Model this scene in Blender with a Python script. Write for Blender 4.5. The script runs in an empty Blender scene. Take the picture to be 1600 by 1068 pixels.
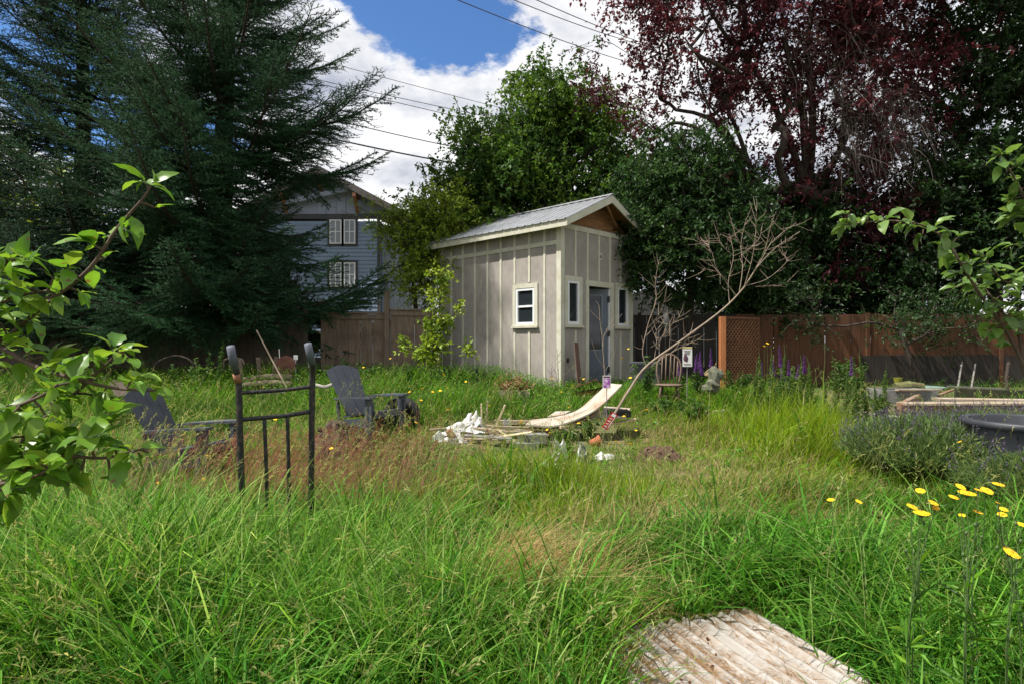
import bpy, math, random
import numpy as np
from mathutils import Vector, Matrix
random.seed(7)
R = np.random.default_rng(11)
rad = math.radians
SC = bpy.context.scene
COL = SC.collection
F = 933.3          # focal length in pixels of a 1600 px wide frame (21 mm lens)
CAMZ = 1.45

def P(px, py, Y):
    """3-D point at depth Y seen in the direction of pixel (px, py)."""
    return np.array([(px-800)/F*Y, Y, CAMZ-(py-534)/F*Y])

def sstep(a, b, x):
    t = np.clip((x-a)/(b-a), 0, 1); return t*t*(3-2*t)

def gz(x, y):
    """height of the ground"""
    x = np.asarray(x, float); y = np.asarray(y, float)
    z = 0.40*sstep(6.0, 12.0, y)
    z = z + 0.03*np.sin(x*1.7+0.6)*np.cos(y*1.3) + 0.02*np.sin(x*3.1+y*2.3)
    z = z + 0.04*np.exp(-(((x-0.3)/1.4)**2+((y-9.3)/0.8)**2))          # earth under the rubbish heap
    return z

def G(px, Y):
    x = (px-800)/F*Y
    return np.array([x, Y, float(gz(x, Y))])

# ------------------------------------------------------------------ materials
MATS = {}
def nodes(name):
    m = bpy.data.materials.new(name); m.use_nodes = True
    nt = m.node_tree; nt.nodes.clear()
    return m, nt, nt.nodes, nt.links

def mat(name, c0, c1=None, rough=0.6, scale=8.0, stretch=(1, 1, 1), bump=0.2, metal=0.0, detail=6.0, spec=0.4,
        lo=0.35, hi=0.65, c2=None, scale2=3.0, amt2=0.5, coat=0.0):
    """noise-mixed procedural surface; c2 = second colour in large irregular patches"""
    if name in MATS: return MATS[name]
    m, nt, N, L = nodes(name)
    out = N.new('ShaderNodeOutputMaterial'); b = N.new('ShaderNodeBsdfPrincipled')
    L.new(b.outputs[0], out.inputs[0])
    tc = N.new('ShaderNodeTexCoord'); mp = N.new('ShaderNodeMapping'); mp.inputs['Scale'].default_value = stretch
    L.new(tc.outputs['Object'], mp.inputs[0])
    nz = N.new('ShaderNodeTexNoise'); nz.inputs['Scale'].default_value = scale; nz.inputs['Detail'].default_value = detail
    nz.inputs['Roughness'].default_value = 0.65
    L.new(mp.outputs[0], nz.inputs['Vector'])
    cr = N.new('ShaderNodeValToRGB'); cr.color_ramp.elements[0].position = lo; cr.color_ramp.elements[1].position = hi
    c1 = c1 or tuple(x*0.7 for x in c0)
    cr.color_ramp.elements[0].color = (*c0, 1); cr.color_ramp.elements[1].color = (*c1, 1)
    L.new(nz.outputs['Fac'], cr.inputs[0])
    colout = cr.outputs[0]
    if c2:
        n2 = N.new('ShaderNodeTexNoise'); n2.inputs['Scale'].default_value = scale2; n2.inputs['Detail'].default_value = 5
        L.new(tc.outputs['Object'], n2.inputs['Vector'])
        r2 = N.new('ShaderNodeValToRGB'); r2.color_ramp.elements[0].position = 0.48; r2.color_ramp.elements[1].position = 0.66
        r2.color_ramp.elements[1].color = (amt2, amt2, amt2, 1)
        L.new(n2.outputs['Fac'], r2.inputs[0])
        mx = N.new('ShaderNodeMix'); mx.data_type = 'RGBA'
        L.new(r2.outputs[0], mx.inputs[0]); L.new(colout, mx.inputs[6]); mx.inputs[7].default_value = (*c2, 1)
        colout = mx.outputs[2]
    L.new(colout, b.inputs['Base Color'])
    b.inputs['Roughness'].default_value = rough; b.inputs['Metallic'].default_value = metal
    b.inputs['Specular IOR Level'].default_value = spec
    if coat: b.inputs['Coat Weight'].default_value = coat
    if bump:
        bp = N.new('ShaderNodeBump'); bp.inputs['Strength'].default_value = bump; bp.inputs['Distance'].default_value = 0.01
        L.new(nz.outputs['Fac'], bp.inputs['Height']); L.new(bp.outputs[0], b.inputs['Normal'])
    MATS[name] = m
    return m

def leafmat(name, trans=0.4, rough=0.5, spec=0.3, gain=1.3, vein=0.0):
    if name in MATS: return MATS[name]
    m, nt, N, L = nodes(name)
    out = N.new('ShaderNodeOutputMaterial'); b = N.new('ShaderNodeBsdfPrincipled'); t = N.new('ShaderNodeBsdfTranslucent')
    at = N.new('ShaderNodeAttribute'); at.attribute_name = 'col'
    mx = N.new('ShaderNodeMixShader'); mx.inputs[0].default_value = trans
    colout = at.outputs['Color']
    if vein:
        nz = N.new('ShaderNodeTexNoise'); nz.inputs['Scale'].default_value = vein; nz.inputs['Detail'].default_value = 4
        tc = N.new('ShaderNodeTexCoord'); L.new(tc.outputs['Object'], nz.inputs['Vector'])
        v = N.new('ShaderNodeMix'); v.data_type = 'RGBA'; v.blend_type = 'MULTIPLY'
        v.inputs[0].default_value = 0.5
        L.new(colout, v.inputs[6]); L.new(nz.outputs['Fac'], v.inputs[7])
        sc = N.new('ShaderNodeMix'); sc.data_type = 'RGBA'; sc.blend_type = 'MULTIPLY'; sc.inputs[0].default_value = 1
        L.new(v.outputs[2], sc.inputs[6]); sc.inputs[7].default_value = (1.33, 1.33, 1.33, 1); colout = sc.outputs[2]
        n3 = N.new('ShaderNodeTexNoise'); n3.inputs['Scale'].default_value = vein*1.7; n3.inputs['Detail'].default_value = 3; L.new(tc.outputs['Object'], n3.inputs['Vector'])
        r3 = N.new('ShaderNodeValToRGB'); r3.color_ramp.elements[0].position = .66; r3.color_ramp.elements[1].position = .71; L.new(n3.outputs['Fac'], r3.inputs[0])
        sp = N.new('ShaderNodeMix'); sp.data_type = 'RGBA'; L.new(r3.outputs[0], sp.inputs[0]); L.new(colout, sp.inputs[6]); sp.inputs[7].default_value = (.16, .085, .03, 1); colout = sp.outputs[2]
        bp = N.new('ShaderNodeBump'); bp.inputs['Strength'].default_value = 0.45; bp.inputs['Distance'].default_value = 0.003
        L.new(nz.outputs['Fac'], bp.inputs['Height']); L.new(bp.outputs[0], b.inputs['Normal'])
    g = N.new('ShaderNodeMix'); g.data_type = 'RGBA'; g.blend_type = 'MULTIPLY'; g.inputs[0].default_value = 1
    g.inputs[7].default_value = (gain*1.05, gain, gain*0.7, 1)
    L.new(colout, b.inputs['Base Color']); L.new(colout, g.inputs[6]); L.new(g.outputs[2], t.inputs[0])
    b.inputs['Roughness'].default_value = rough; b.inputs['Specular IOR Level'].default_value = spec
    L.new(b.outputs[0], mx.inputs[1]); L.new(t.outputs[0], mx.inputs[2]); L.new(mx.outputs[0], out.inputs[0])
    MATS[name] = m
    return m

def glassmat(name, col=(0.02, 0.025, 0.03), rough=0.04):
    if name in MATS: return MATS[name]
    m, nt, N, L = nodes(name)
    out = N.new('ShaderNodeOutputMaterial'); b = N.new('ShaderNodeBsdfPrincipled')
    b.inputs['Base Color'].default_value = (*col, 1); b.inputs['Roughness'].default_value = rough
    nz = N.new('ShaderNodeTexNoise'); nz.inputs['Scale'].default_value = 2.5
    bp = N.new('ShaderNodeBump'); bp.inputs['Strength'].default_value = 0.03
    L.new(nz.outputs[0], bp.inputs['Height']); L.new(bp.outputs[0], b.inputs['Normal'])
    b.inputs['Specular IOR Level'].default_value = 0.6
    L.new(b.outputs[0], out.inputs[0]); MATS[name] = m
    return m

# ------------------------------------------------------------------ objects
BASE = {}
def tag(o, label=None, cat=None, group=None, kind=None):
    if label: o['label'] = label
    if cat: o['category'] = cat
    if group: o['group'] = group
    if kind: o['kind'] = kind
    return o

def empty(name, loc, label, cat, group=None, rz=0.0):
    o = bpy.data.objects.new(name, None); COL.objects.link(o)
    o.location = tuple(map(float, loc)); o.rotation_euler = (0, 0, rz)
    o.empty_display_size = 0.1
    BASE[o] = np.array([0.0, 0, 0]) if rz else np.array(list(map(float, loc)))
    return tag(o, label, cat, group)

def link_mesh(name, me, mats, parent=None, smooth=False):
    o = bpy.data.objects.new(name, me); COL.objects.link(o)
    for m in (mats if isinstance(mats, (list, tuple)) else [mats]): me.materials.append(m)
    if smooth and len(me.polygons): me.polygons.foreach_set('use_smooth', np.ones(len(me.polygons), bool))
    if parent is not None:
        o.parent = parent; BASE[o] = BASE[parent]
    return o

def npmesh(name, V, faces, mats, parent=None, col=None, smooth=False, off=True):
    """V (n,3); faces = list of int arrays (m,k), one per polygon size"""
    V = np.asarray(V, np.float32)
    if parent is not None and off: V = V - BASE[parent].astype(np.float32)
    me = bpy.data.meshes.new(name)
    faces = [f for f in faces if len(f)]
    me.vertices.add(len(V)); me.vertices.foreach_set('co', V.ravel())
    nl = sum(f.size for f in faces); npoly = sum(len(f) for f in faces)
    me.loops.add(nl); me.loops.foreach_set('vertex_index', np.concatenate([f.ravel() for f in faces]).astype(np.int32))
    me.polygons.add(npoly)
    tot = np.concatenate([np.full(len(f), f.shape[1]) for f in faces]).astype(np.int32)
    st = np.concatenate([[0], np.cumsum(tot)[:-1]]).astype(np.int32)
    me.polygons.foreach_set('loop_start', st)
    me.update(calc_edges=True)
    if col is not None:
        a = me.attributes.new('col', 'FLOAT_COLOR', 'POINT')
        c = np.ones((len(V), 4), np.float32); c[:, :3] = col
        a.data.foreach_set('color', c.ravel())
    return link_mesh(name, me, mats, parent, smooth)

class MB:
    """collects boxes, beams, tubes... and links them as ONE mesh"""
    def __init__(s): s.v = []; s.f = []; s.n = 0; s.mi = []; s.m = 0
    def add(s, V, Fs):
        V = np.asarray(V, float); s.v.append(V)
        for f in Fs: s.f.append(tuple(int(i)+s.n for i in f)); s.mi.append(s.m)
        s.n += len(V); return s
    def box(s, c, d, M=None):
        c = np.asarray(c, float); d = np.asarray(d, float)/2
        V = np.array([[x, y, z] for x in (-1, 1) for y in (-1, 1) for z in (-1, 1)])*d
        if M is not None: V = V @ np.array(M.to_3x3()).T
        return s.add(V+c, [(0, 1, 3, 2), (4, 6, 7, 5), (0, 4, 5, 1), (2, 3, 7, 6), (0, 2, 6, 4), (1, 5, 7, 3)])
    def bb(s, x0, x1, y0, y1, z0, z1): return s.box(((x0+x1)/2, (y0+y1)/2, (z0+z1)/2), (x1-x0, y1-y0, z1-z0))
    def beam(s, a, b, w, h, up=(0, 0, 1), bev=0.0):
        a = np.asarray(a, float); b = np.asarray(b, float); d = b-a; L = np.linalg.norm(d); d = d/L
        up = np.asarray(up, float); r = np.cross(d, up)
        if np.linalg.norm(r) < 1e-4: r = np.cross(d, (1, 0, 0))
        r /= np.linalg.norm(r); u = np.cross(r, d)
        k = min(w, h)*0.12 if bev == 0 else bev
        ring = [(-w/2+k, -h/2), (w/2-k, -h/2), (w/2, -h/2+k), (w/2, h/2-k), (w/2-k, h/2), (-w/2+k, h/2), (-w/2, h/2-k), (-w/2, -h/2+k)]
        V = [a+r*x+u*y for x, y in ring]+[b+r*x+u*y for x, y in ring]
        n = 8
        return s.add(V, [tuple(range(n))[::-1], tuple(range(n, 2*n))]+[(i, (i+1) % n, n+(i+1) % n, n+i) for i in range(n)])
    def tube(s, pts, r, n=6, cap=True):
        pts = np.asarray(pts, float); k = len(pts)
        r = np.full(k, r, float) if np.isscalar(r) else np.asarray(r, float)
        T = np.gradient(pts, axis=0); T /= np.linalg.norm(T, axis=1)[:, None]+1e-9
        ref = np.array([0.0, 0, 1]) if abs(T[0][2]) < 0.9 else np.array([1.0, 0, 0])
        V = []
        u = np.cross(T[0], ref); u /= np.linalg.norm(u)
        for i in range(k):
            u = u-T[i]*np.dot(u, T[i]); u /= np.linalg.norm(u)+1e-9
            w = np.cross(T[i], u)
            for j in range(n):
                a = 2*math.pi*j/n; V.append(pts[i]+r[i]*(math.cos(a)*u+math.sin(a)*w))
        fs = [(i*n+j, i*n+(j+1) % n, (i+1)*n+(j+1) % n, (i+1)*n+j) for i in range(k-1) for j in range(n)]
        if cap: fs += [tuple(range(n))[::-1], tuple(range((k-1)*n, k*n))]
        return s.add(V, fs)
    def lathe(s, c, prof, n=24, M=None):
        c = np.asarray(c, float); V = []
        for rr, z in prof:
            for j in range(n):
                a = 2*math.pi*j/n; V.append((rr*math.cos(a), rr*math.sin(a), z))
        V = np.array(V)
        if M is not None: V = V @ np.array(M.to_3x3()).T
        k = len(prof)
        fs = [(i*n+j, i*n+(j+1) % n, (i+1)*n+(j+1) % n, (i+1)*n+j) for i in range(k-1) for j in range(n)]
        fs += [tuple(range(n))[::-1], tuple(range((k-1)*n, k*n))]
        return s.add(V+c, fs)
    def prism(s, poly, ex):
        """polygon of 3-D points pushed along vector ex"""
        A = np.asarray(poly, float); n = len(A); B = A+np.asarray(ex, float)
        return s.add(np.vstack([A, B]), [tuple(range(n)), tuple(range(n, 2*n))[::-1]]+[(i, n+i, n+(i+1) % n, (i+1) % n) for i in range(n)])
    def sheet(s, top, th):
        """grid (a,b,3) of points with thickness th downward"""
        A = np.asarray(top, float); a, b, _ = A.shape
        V = np.vstack([A.reshape(-1, 3), (A-np.array([0, 0, th])).reshape(-1, 3)]); o = a*b; fs = []
        for i in range(a-1):
            for j in range(b-1):
                q = (i*b+j, i*b+j+1, (i+1)*b+j+1, (i+1)*b+j)
                fs.append(q[::-1]); fs.append(tuple(x+o for x in q))
        edge = [(0*b+j) for j in range(b)]+[i*b+b-1 for i in range(1, a)]+[(a-1)*b+j for j in range(b-2, -1, -1)]+[i*b for i in range(a-2, 0, -1)]
        for k in range(len(edge)):
            p, q = edge[k], edge[(k+1) % len(edge)]; fs.append((p, q, q+o, p+o))
        return s.add(V, fs)
    def blob(s, c, d, seed=0, amp=0.25, M=None, n=10, sq=1.0):
        rr = np.random.default_rng(seed); ph = rr.uniform(0, 6.28, 6); V = []; c = np.asarray(c, float)
        rows = n//2+2
        for i in range(rows):
            th = math.pi*i/(rows-1)
            for j in range(n):
                a = 2*math.pi*j/n
                v = np.array([math.sin(th)*math.cos(a), math.sin(th)*math.sin(a), math.cos(th)])
                v = np.sign(v)*np.abs(v)**sq
                k = 1+amp*(math.sin(3*v[0]+ph[0]+2*v[2])*0.5+math.sin(4*v[1]+ph[1])*0.4+math.sin(5*v[2]+3*v[0]+ph[2])*0.3)
                V.append(v*k*np.asarray(d)/2)
        V = np.array(V)
        if M is not None: V = V @ np.array(M.to_3x3()).T
        fs = [(i*n+j, (i+1)*n+j, (i+1)*n+(j+1) % n, i*n+(j+1) % n) for i in range(rows-1) for j in range(n)]
        return s.add(V+c, fs)
    def build(s, name, mats, parent=None, smooth=False, world=True):
        V = np.vstack(s.v)
        if parent is not None and world: V = V-BASE[parent]
        me = bpy.data.meshes.new(name); me.from_pydata(V.tolist(), [], s.f)
        if any(s.mi): me.polygons.foreach_set('material_index', s.mi)
        me.update()
        return link_mesh(name, me, mats, parent, smooth)

def copy_tree(o, parent=None):
    c = o.copy(); COL.objects.link(c)
    if parent is not None: c.parent = parent
    for ch in o.children: copy_tree(ch, c)
    return c

def one(name, mb, mats, label, cat, loc=None, group=None, smooth=False):
    """a thing that is a single mesh, its origin at loc"""
    loc = np.zeros(3) if loc is None else np.asarray(loc, float)
    mb.v = [v-loc for v in mb.v]
    o = mb.build(name, mats, None, smooth); o.location = tuple(loc)
    return tag(o, label, cat, group)

# ------------------------------------------------------------------ leaves, blades
def unit(v): return v/(np.linalg.norm(v, axis=-1, keepdims=True)+1e-9)

def leaves(Pb, D, L, W, fold=0.25, rng=R):
    """kite leaves: base points Pb, directions D, lengths, widths -> V, tris"""
    n = len(Pb); D = unit(D)
    up = unit(np.array([0, 0, 1.0])+rng.normal(0, 0.55, (n, 3)))
    S = unit(np.cross(D, up)); Nn = np.cross(S, D)
    L = np.broadcast_to(L, n)[:, None]; W = np.broadcast_to(W, n)[:, None]
    mid = Pb+D*L*0.45
    V = np.empty((n, 4, 3)); V[:, 0] = Pb; V[:, 2] = Pb+D*L-Nn*L*0.12
    V[:, 1] = mid+S*W/2+Nn*W*fold; V[:, 3] = mid-S*W/2+Nn*W*fold
    i = np.arange(n)[:, None]*4
    T = np.concatenate([i+np.array([[0, 1, 2]]), i+np.array([[0, 2, 3]])])
    return V.reshape(-1, 3), T

def blades(x, y, z, h, w, lean, ang, curl, rng=R, face=None):
    """grass blades: 3 pairs + tip"""
    n = len(x); root = np.stack([x, y, z], 1)
    dx = np.stack([np.cos(ang), np.sin(ang), np.zeros(n)], 1)
    fa = rng.uniform(0, 2*np.pi, n) if face is None else face
    sd = np.stack([np.cos(fa), np.sin(fa), np.zeros(n)], 1)
    V = np.empty((n, 7, 3)); ts = [0, 0.4, 0.75]; ws = [0.8, 1.0, 0.7]
    def c(t): return root+np.array([0, 0, 1])*(h*(t-curl*t**3*0.55))[:, None]+dx*(h*(lean*t+curl*0.8*t*t))[:, None]
    for k, (t, q) in enumerate(zip(ts, ws)):
        m = c(t); V[:, 2*k] = m-sd*(w*q/2)[:, None]; V[:, 2*k+1] = m+sd*(w*q/2)[:, None]
    V[:, 6] = c(1.0)
    i = np.arange(n)[:, None]*7
    Q = np.concatenate([i+np.array([[0, 1, 3, 2]]), i+np.array([[2, 3, 5, 4]])]); T = i+np.array([[4, 5, 6]])
    return V.reshape(-1, 3), [Q, T]

def mixcol(n, stops, rng=R, jit=0.12):
    """random colours along a list of colour stops"""
    s = np.array(stops, float); t = rng.uniform(0, len(s)-1, n); i = np.minimum(t.astype(int), len(s)-2); f = (t-i)[:, None]
    c = s[i]*(1-f)+s[i+1]*f
    return np.clip(c*(1+rng.normal(0, jit, (n, 1))), 0, 1)
# ------------------------------------------------------------------ camera, sky, sun
cam = bpy.data.cameras.new('camera'); co = bpy.data.objects.new('camera', cam); COL.objects.link(co)
co.location = (0, 0, CAMZ); co.rotation_euler = (rad(90), 0, 0)
cam.lens = 21.0; cam.sensor_width = 36.0; cam.clip_end = 2000; cam.clip_start = 0.05
SC.camera = co
SUN_EL, SUN_AZ = rad(60), math.atan2(-0.27, -0.95)
sd = np.array([math.cos(SUN_EL)*math.cos(SUN_AZ), math.cos(SUN_EL)*math.sin(SUN_AZ), math.sin(SUN_EL)])
sl = bpy.data.lights.new('sun', 'SUN'); so = bpy.data.objects.new('sun', sl); COL.objects.link(so)
sl.energy = 4.6; sl.angle = rad(1.0); sl.color = (1.0, 0.95, 0.87)
so.rotation_euler = Vector((-sd[0], -sd[1], -sd[2])).to_track_quat('-Z', 'Y').to_euler(); so.location = (-10, 4, 20)
W = bpy.data.worlds.new('World'); SC.world = W; W.use_nodes = True
nt = W.node_tree; nt.nodes.clear(); N = nt.nodes; L = nt.links
out = N.new('ShaderNodeOutputWorld'); bg = N.new('ShaderNodeBackground'); bg.inputs[1].default_value = 0.1
sky = N.new('ShaderNodeTexSky'); sky.sky_type = 'NISHITA'; sky.sun_disc = False
sky.sun_elevation = SUN_EL; sky.sun_rotation = math.atan2(sd[0], sd[1]); sky.ozone_density = 2.5; sky.air_density = 1.0; sky.dust_density = 0.3
tc = N.new('ShaderNodeTexCoord')
sep = N.new('ShaderNodeSeparateXYZ'); L.new(tc.outputs['Generated'], sep.inputs[0])
def mth(op, a, b=None, c=None):
    n = N.new('ShaderNodeMath'); n.operation = op
    for i, q in enumerate((a, b, c)):
        if q is None: continue
        if isinstance(q, (int, float)): n.inputs[i].default_value = q
        else: L.new(q, n.inputs[i])
    return n.outputs[0]
zz = mth('ADD', mth('MAXIMUM', sep.outputs[2], 0.0), 0.18)
u = mth('DIVIDE', sep.outputs[0], zz); v = mth('DIVIDE', sep.outputs[1], zz)
cmb = N.new('ShaderNodeCombineXYZ'); L.new(u, cmb.inputs[0]); L.new(v, cmb.inputs[1])
def noise(vec, scale, detail, rough=0.55, w=0.0):
    n = N.new('ShaderNodeTexNoise'); n.noise_dimensions = '4D'; n.inputs['Scale'].default_value = scale; n.inputs['W'].default_value = w
    n.inputs['Detail'].default_value = detail; n.inputs['Roughness'].default_value = rough; L.new(vec, n.inputs['Vector']); return n.outputs['Fac']
nA = noise(cmb.outputs[0], 1.5, 10, 0.56, 1.3)
wu = mth('ADD', u, mth('MULTIPLY', mth('SUBTRACT', noise(cmb.outputs[0], 3.0, 9, 0.66, 5.5), 0.5), 0.75)); wv = mth('ADD', v, mth('MULTIPLY', mth('SUBTRACT', noise(cmb.outputs[0], 3.0, 9, 0.66, 9.2), 0.5), 0.75))
def hole(u0, v0, su, sv):       # a stretch of clear sky between the clouds
    a = mth('DIVIDE', mth('SUBTRACT', wu, u0), su); b = mth('DIVIDE', mth('SUBTRACT', wv, v0), sv)
    d = mth('SQRT', mth('ADD', mth('MULTIPLY', a, a), mth('MULTIPLY', b, b)))
    return mth('SMOOTH_MIN', mth('MAXIMUM', mth('SUBTRACT', 1.0, d), 0.0), 1.0, 0.2)
def pixuv(px, py):
    d = np.array([(px-800)/F, 1.0, (534-py)/F]); d /= np.linalg.norm(d); return d[0]/(d[2]+.18), d[1]/(d[2]+.18)
hs = None
for px, py, su, sv, k in [(670, 15, .33, .36, 1.0), (590, 90, .15, .16, .45), (230, 215, .5, .5, .75), (960, 185, .16, .17, .5), (1420, 330, .3, .3, .15), (760, -80, .28, .3, .8), (60, 60, .4, .4, .5)]:
    a, b = pixuv(px, py); h = mth('MULTIPLY', hole(a, b, su, sv), k); hs = h if hs is None else mth('MAXIMUM', hs, h)
nC = noise(cmb.outputs[0], 5.5, 8, 0.62, 3.1)
dens = mth('SUBTRACT', mth('ADD', mth('ADD', nA, 0.02), mth('MULTIPLY', nC, 0.30)), mth('MULTIPLY', hs, 0.50))
mr = N.new('ShaderNodeMapRange'); mr.interpolation_type = 'SMOOTHSTEP'; L.new(dens, mr.inputs[0])
mr.inputs[1].default_value = 0.43; mr.inputs[2].default_value = 0.56
nB = noise(cmb.outputs[0], 2.2, 8, 0.6, 7.7)
cr = N.new('ShaderNodeValToRGB'); e = cr.color_ramp.elements
e[0].position = 0.36; e[0].color = (2.5, 2.75, 3.4, 1); e[1].position = 0.56; e[1].color = (6.1, 6.1, 6.15, 1)
L.new(nB, cr.inputs[0])
mx = N.new('ShaderNodeMix'); mx.data_type = 'RGBA'; L.new(mr.outputs[0], mx.inputs[0])
tn = N.new('ShaderNodeMix'); tn.data_type = 'RGBA'; tn.blend_type = 'MULTIPLY'; tn.inputs[0].default_value = 1; tn.inputs[7].default_value = (.50, .70, .92, 1); L.new(sky.outputs[0], tn.inputs[6]); L.new(tn.outputs[2], mx.inputs[6]); L.new(cr.outputs[0], mx.inputs[7])
L.new(mx.outputs[2], bg.inputs[0]); L.new(bg.outputs[0], out.inputs[0])
SC.view_settings.view_transform = 'Standard'; SC.view_settings.look = 'None'; SC.view_settings.gamma = 1.0; SC.view_settings.exposure = 0.84
SC.cycles.max_bounces = 8; SC.cycles.transparent_max_bounces = 4

# ------------------------------------------------------------------ ground
xs = np.concatenate([[-600, -200, -80, -40, -25], np.arange(-16, 16.01, 0.2), [25, 40, 80, 200, 600]])
ys = np.concatenate([[-400, -100, -30, -10, -4], np.arange(-1, 17.01, 0.2), [20, 26, 40, 80, 200, 900]])
XX, YY = np.meshgrid(xs, ys); ZZ = gz(XX, YY)
far = (np.abs(XX) > 16.2) | (YY > 17.2) | (YY < -1.2)
ZZ = np.where(far, np.where(YY > 9, 0.40, 0.0), ZZ)
V = np.stack([XX, YY, ZZ], -1).reshape(-1, 3); nx = len(xs); ny = len(ys)
ii = (np.arange(ny-1)[:, None]*nx+np.arange(nx-1)).ravel()[:, None]
mg = mat('soil and thatch', (0.055, 0.062, 0.02), (0.16, 0.13, 0.06), rough=0.95, scale=9, bump=0.6, c2=(0.05, 0.075, 0.018), scale2=0.8, amt2=0.9)
g = npmesh('ground', V, [ii+np.array([[0, 1, nx+1, nx]])], mg, smooth=True); g['kind'] = 'structure'

# ------------------------------------------------------------------ grass
GREEN = [(.022, .070, .006), (.05, .155, .010), (.095, .235, .014), (.15, .28, .025)]
LUSH = [(.12, .215, .008), (.20, .305, .012), (.27, .36, .022)]
COOL = [(.02, .085, .008), (.045, .17, .014), (.09, .25, .022), (.14, .30, .05)]
STRAW = [(.30, .235, .10), (.40, .32, .16), (.22, .17, .065), (.16, .17, .04)]
RED = [(.21, .085, .062), (.30, .15, .11), (.16, .065, .055), (.34, .21, .14)]
PALE = [(.20, .24, .08), (.30, .30, .12), (.15, .21, .05)]
def bump2(x, y, cx, cy, sx, sy): return np.exp(-(((x-cx)/sx)**2+((y-cy)/sy)**2))
PANEL = [(0.46, 1.9), (0.50, 2.84), (1.23, 3.18), (1.46, 2.45), (1.62, 1.9)]
def inpoly(x, y, poly, grow=0.0):
    poly = np.array(poly); c = poly.mean(0); poly = c+(poly-c)*(1+grow)
    r = np.zeros(len(x), bool); j = len(poly)-1
    for i in range(len(poly)):
        xi, yi = poly[i]; xj, yj = poly[j]
        r ^= ((yi > y) != (yj > y)) & (x < (xj-xi)*(y-yi)/(yj-yi+1e-12)+xi); j = i
    return r
def px(x, y): return 800+x/y*F
def strawmask(x, y):
    return np.clip(1.5*bump2(x, y, .02, 3.5, .40, .40)+0.85*bump2(x, y, 2.2, 6.3, 1.3, .85)+0.9*bump2(x, y, 2.0, 8.3, .8, 1.0)
                   +0.8*bump2(x, y, 1.9, 4.75, .9, .5)+0.5*bump2(x, y, .8, 4.7, 1.2, .5)+.6*bump2(x, y, .62, 3.2, .2, .35)+.5*bump2(x, y, 1.2, 3.7, .4, .15), 0, 1)
def redmask(x, y): return np.clip(1.3*bump2(x, y, -2.1, 6.2, 1.05, .9)+.5*bump2(x, y, -3.1, 5.3, .5, .4)+.45*bump2(x, y, -1.0, 5.2, .6, .4), 0, 1)
def lushmask(x, y): return np.clip(bump2(x, y, .15, 5.7, 1.4, .55)+1.3*bump2(x, y, 3.5, 7.6, 1.15, 1.2)+.5*bump2(x, y, 0.0, 4.6, .8, .4), 0, 1)
def hfield(x, y):
    h = 0.27+0.21*sstep(-0.2, -1.6, x)*sstep(4.6, 2.9, y)-.10*sstep(5.2, 6.2, y)*sstep(9.5, 8.5, y)+0.17*bump2(x, y, .15, 5.6, 1.4, .5)+0.40*bump2(x, y, 3.5, 7.7, 1.1, 1.0)-.16*bump2(x, y, .2, 7.3, 1.3, .6)
    h = h+0.14*bump2(x, y, 1.9, 3.6, .8, .5)+0.16*bump2(x, y, 2.6, 2.6, .8, .8)+0.20*bump2(x, y, -.35, 2.9, .8, .5)
    h = h+0.20*sstep(9.5, 11.5, y)*sstep(1.2, -.5, x)+.12*bump2(x, y, -4, 10, 3, 2)
    h = h-.16*bump2(x, y, .02, 3.05, .32, .25)
    h = h*(1-0.60*strawmask(x, y))*(1-.30*redmask(x, y))
    return h
def scatter(n, y0, y1, pw=1.0, xr=0.98):
    yy = y0+(y1-y0)*R.uniform(0, 1, n)**pw; xx = R.uniform(-xr, xr, n)*(yy+0.5)
    return xx, yy
def clear(x, y):
    k = ~inpoly(x, y, PANEL, 0.06)
    k &= ~((x > 5.3+.35*np.sin(y*3)) & (y > 9.0+.3*np.sin(x*2)) & (R.uniform(0, 1, len(x)) < .93))
    lx, ly = (x-1.02)*.7071+(y-12.5)*.7071, -(x-1.02)*.7071+(y-12.5)*.7071
    k &= ~((lx > -.02) & (lx < 2.7) & (ly > -.02) & (ly < 4.2))
    k &= ~((np.abs(x-0.25) < 1.25) & (np.abs(y-8.3) < .6))
    return k
def wander(x, y):      # wind-combed direction of the blades
    return 1.1*np.sin(x*1.3+.5)+1.4*np.cos(y*1.1-x*.6)+.4

def grass(name, n, y0, y1, pw, mask, hmul, width, stops, label, lean=(.05, .35), curl=(.2, .8), kclump=0, jit=.22, hjit=.35, xr=.98, extra=None):
    if kclump:
        cx, cy = scatter(kclump, y0, y1, pw, xr); k = R.integers(0, kclump, n)
        x = cx[k]+R.normal(0, .055, n)*(1+.12*cy[k]); y = cy[k]+R.normal(0, .055, n)*(1+.12*cy[k])
        ang = np.arctan2(y-cy[k], x-cx[k])+R.normal(0, .6, n)
    else:
        x, y = scatter(n, y0, y1, pw, xr); ang = wander(x, y)+R.normal(0, .9, n)
    keep = clear(x, y) & (y > 1.15) & (R.uniform(0, 1, n) < mask(x, y))
    x, y, ang = x[keep], y[keep], ang[keep]; n = len(x)
    h = hfield(x, y)*hmul*np.clip(1+R.normal(0, hjit, n), .3, 1.9)*(0.82+.28*np.sin(x*2.7+1)*np.cos(y*2.2)+.22*np.sin(x*7.1+y*3.3)*np.cos(y*6.1-x*2))
    h = np.minimum(h, .22+.30*np.maximum(y-1.15, 0)+ .1)
    w = width*(0.7+.6*R.uniform(0, 1, n))*(0.80+.06*y)
    V, Fs = blades(x, y, gz(x, y)-.01, h, w, R.uniform(*lean, n), ang, R.uniform(*curl, n))
    c = mixcol(n, stops, jit=jit)
    if extra: c = extra(x, y, c)
    o = npmesh(name, V, Fs, leafmat('grass blade', .45, .6, .14), col=np.repeat(c, 7, 0))
    return tag(o, label, 'grass', kind='stuff')
one_ = lambda x, y: np.ones(len(x))
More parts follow.
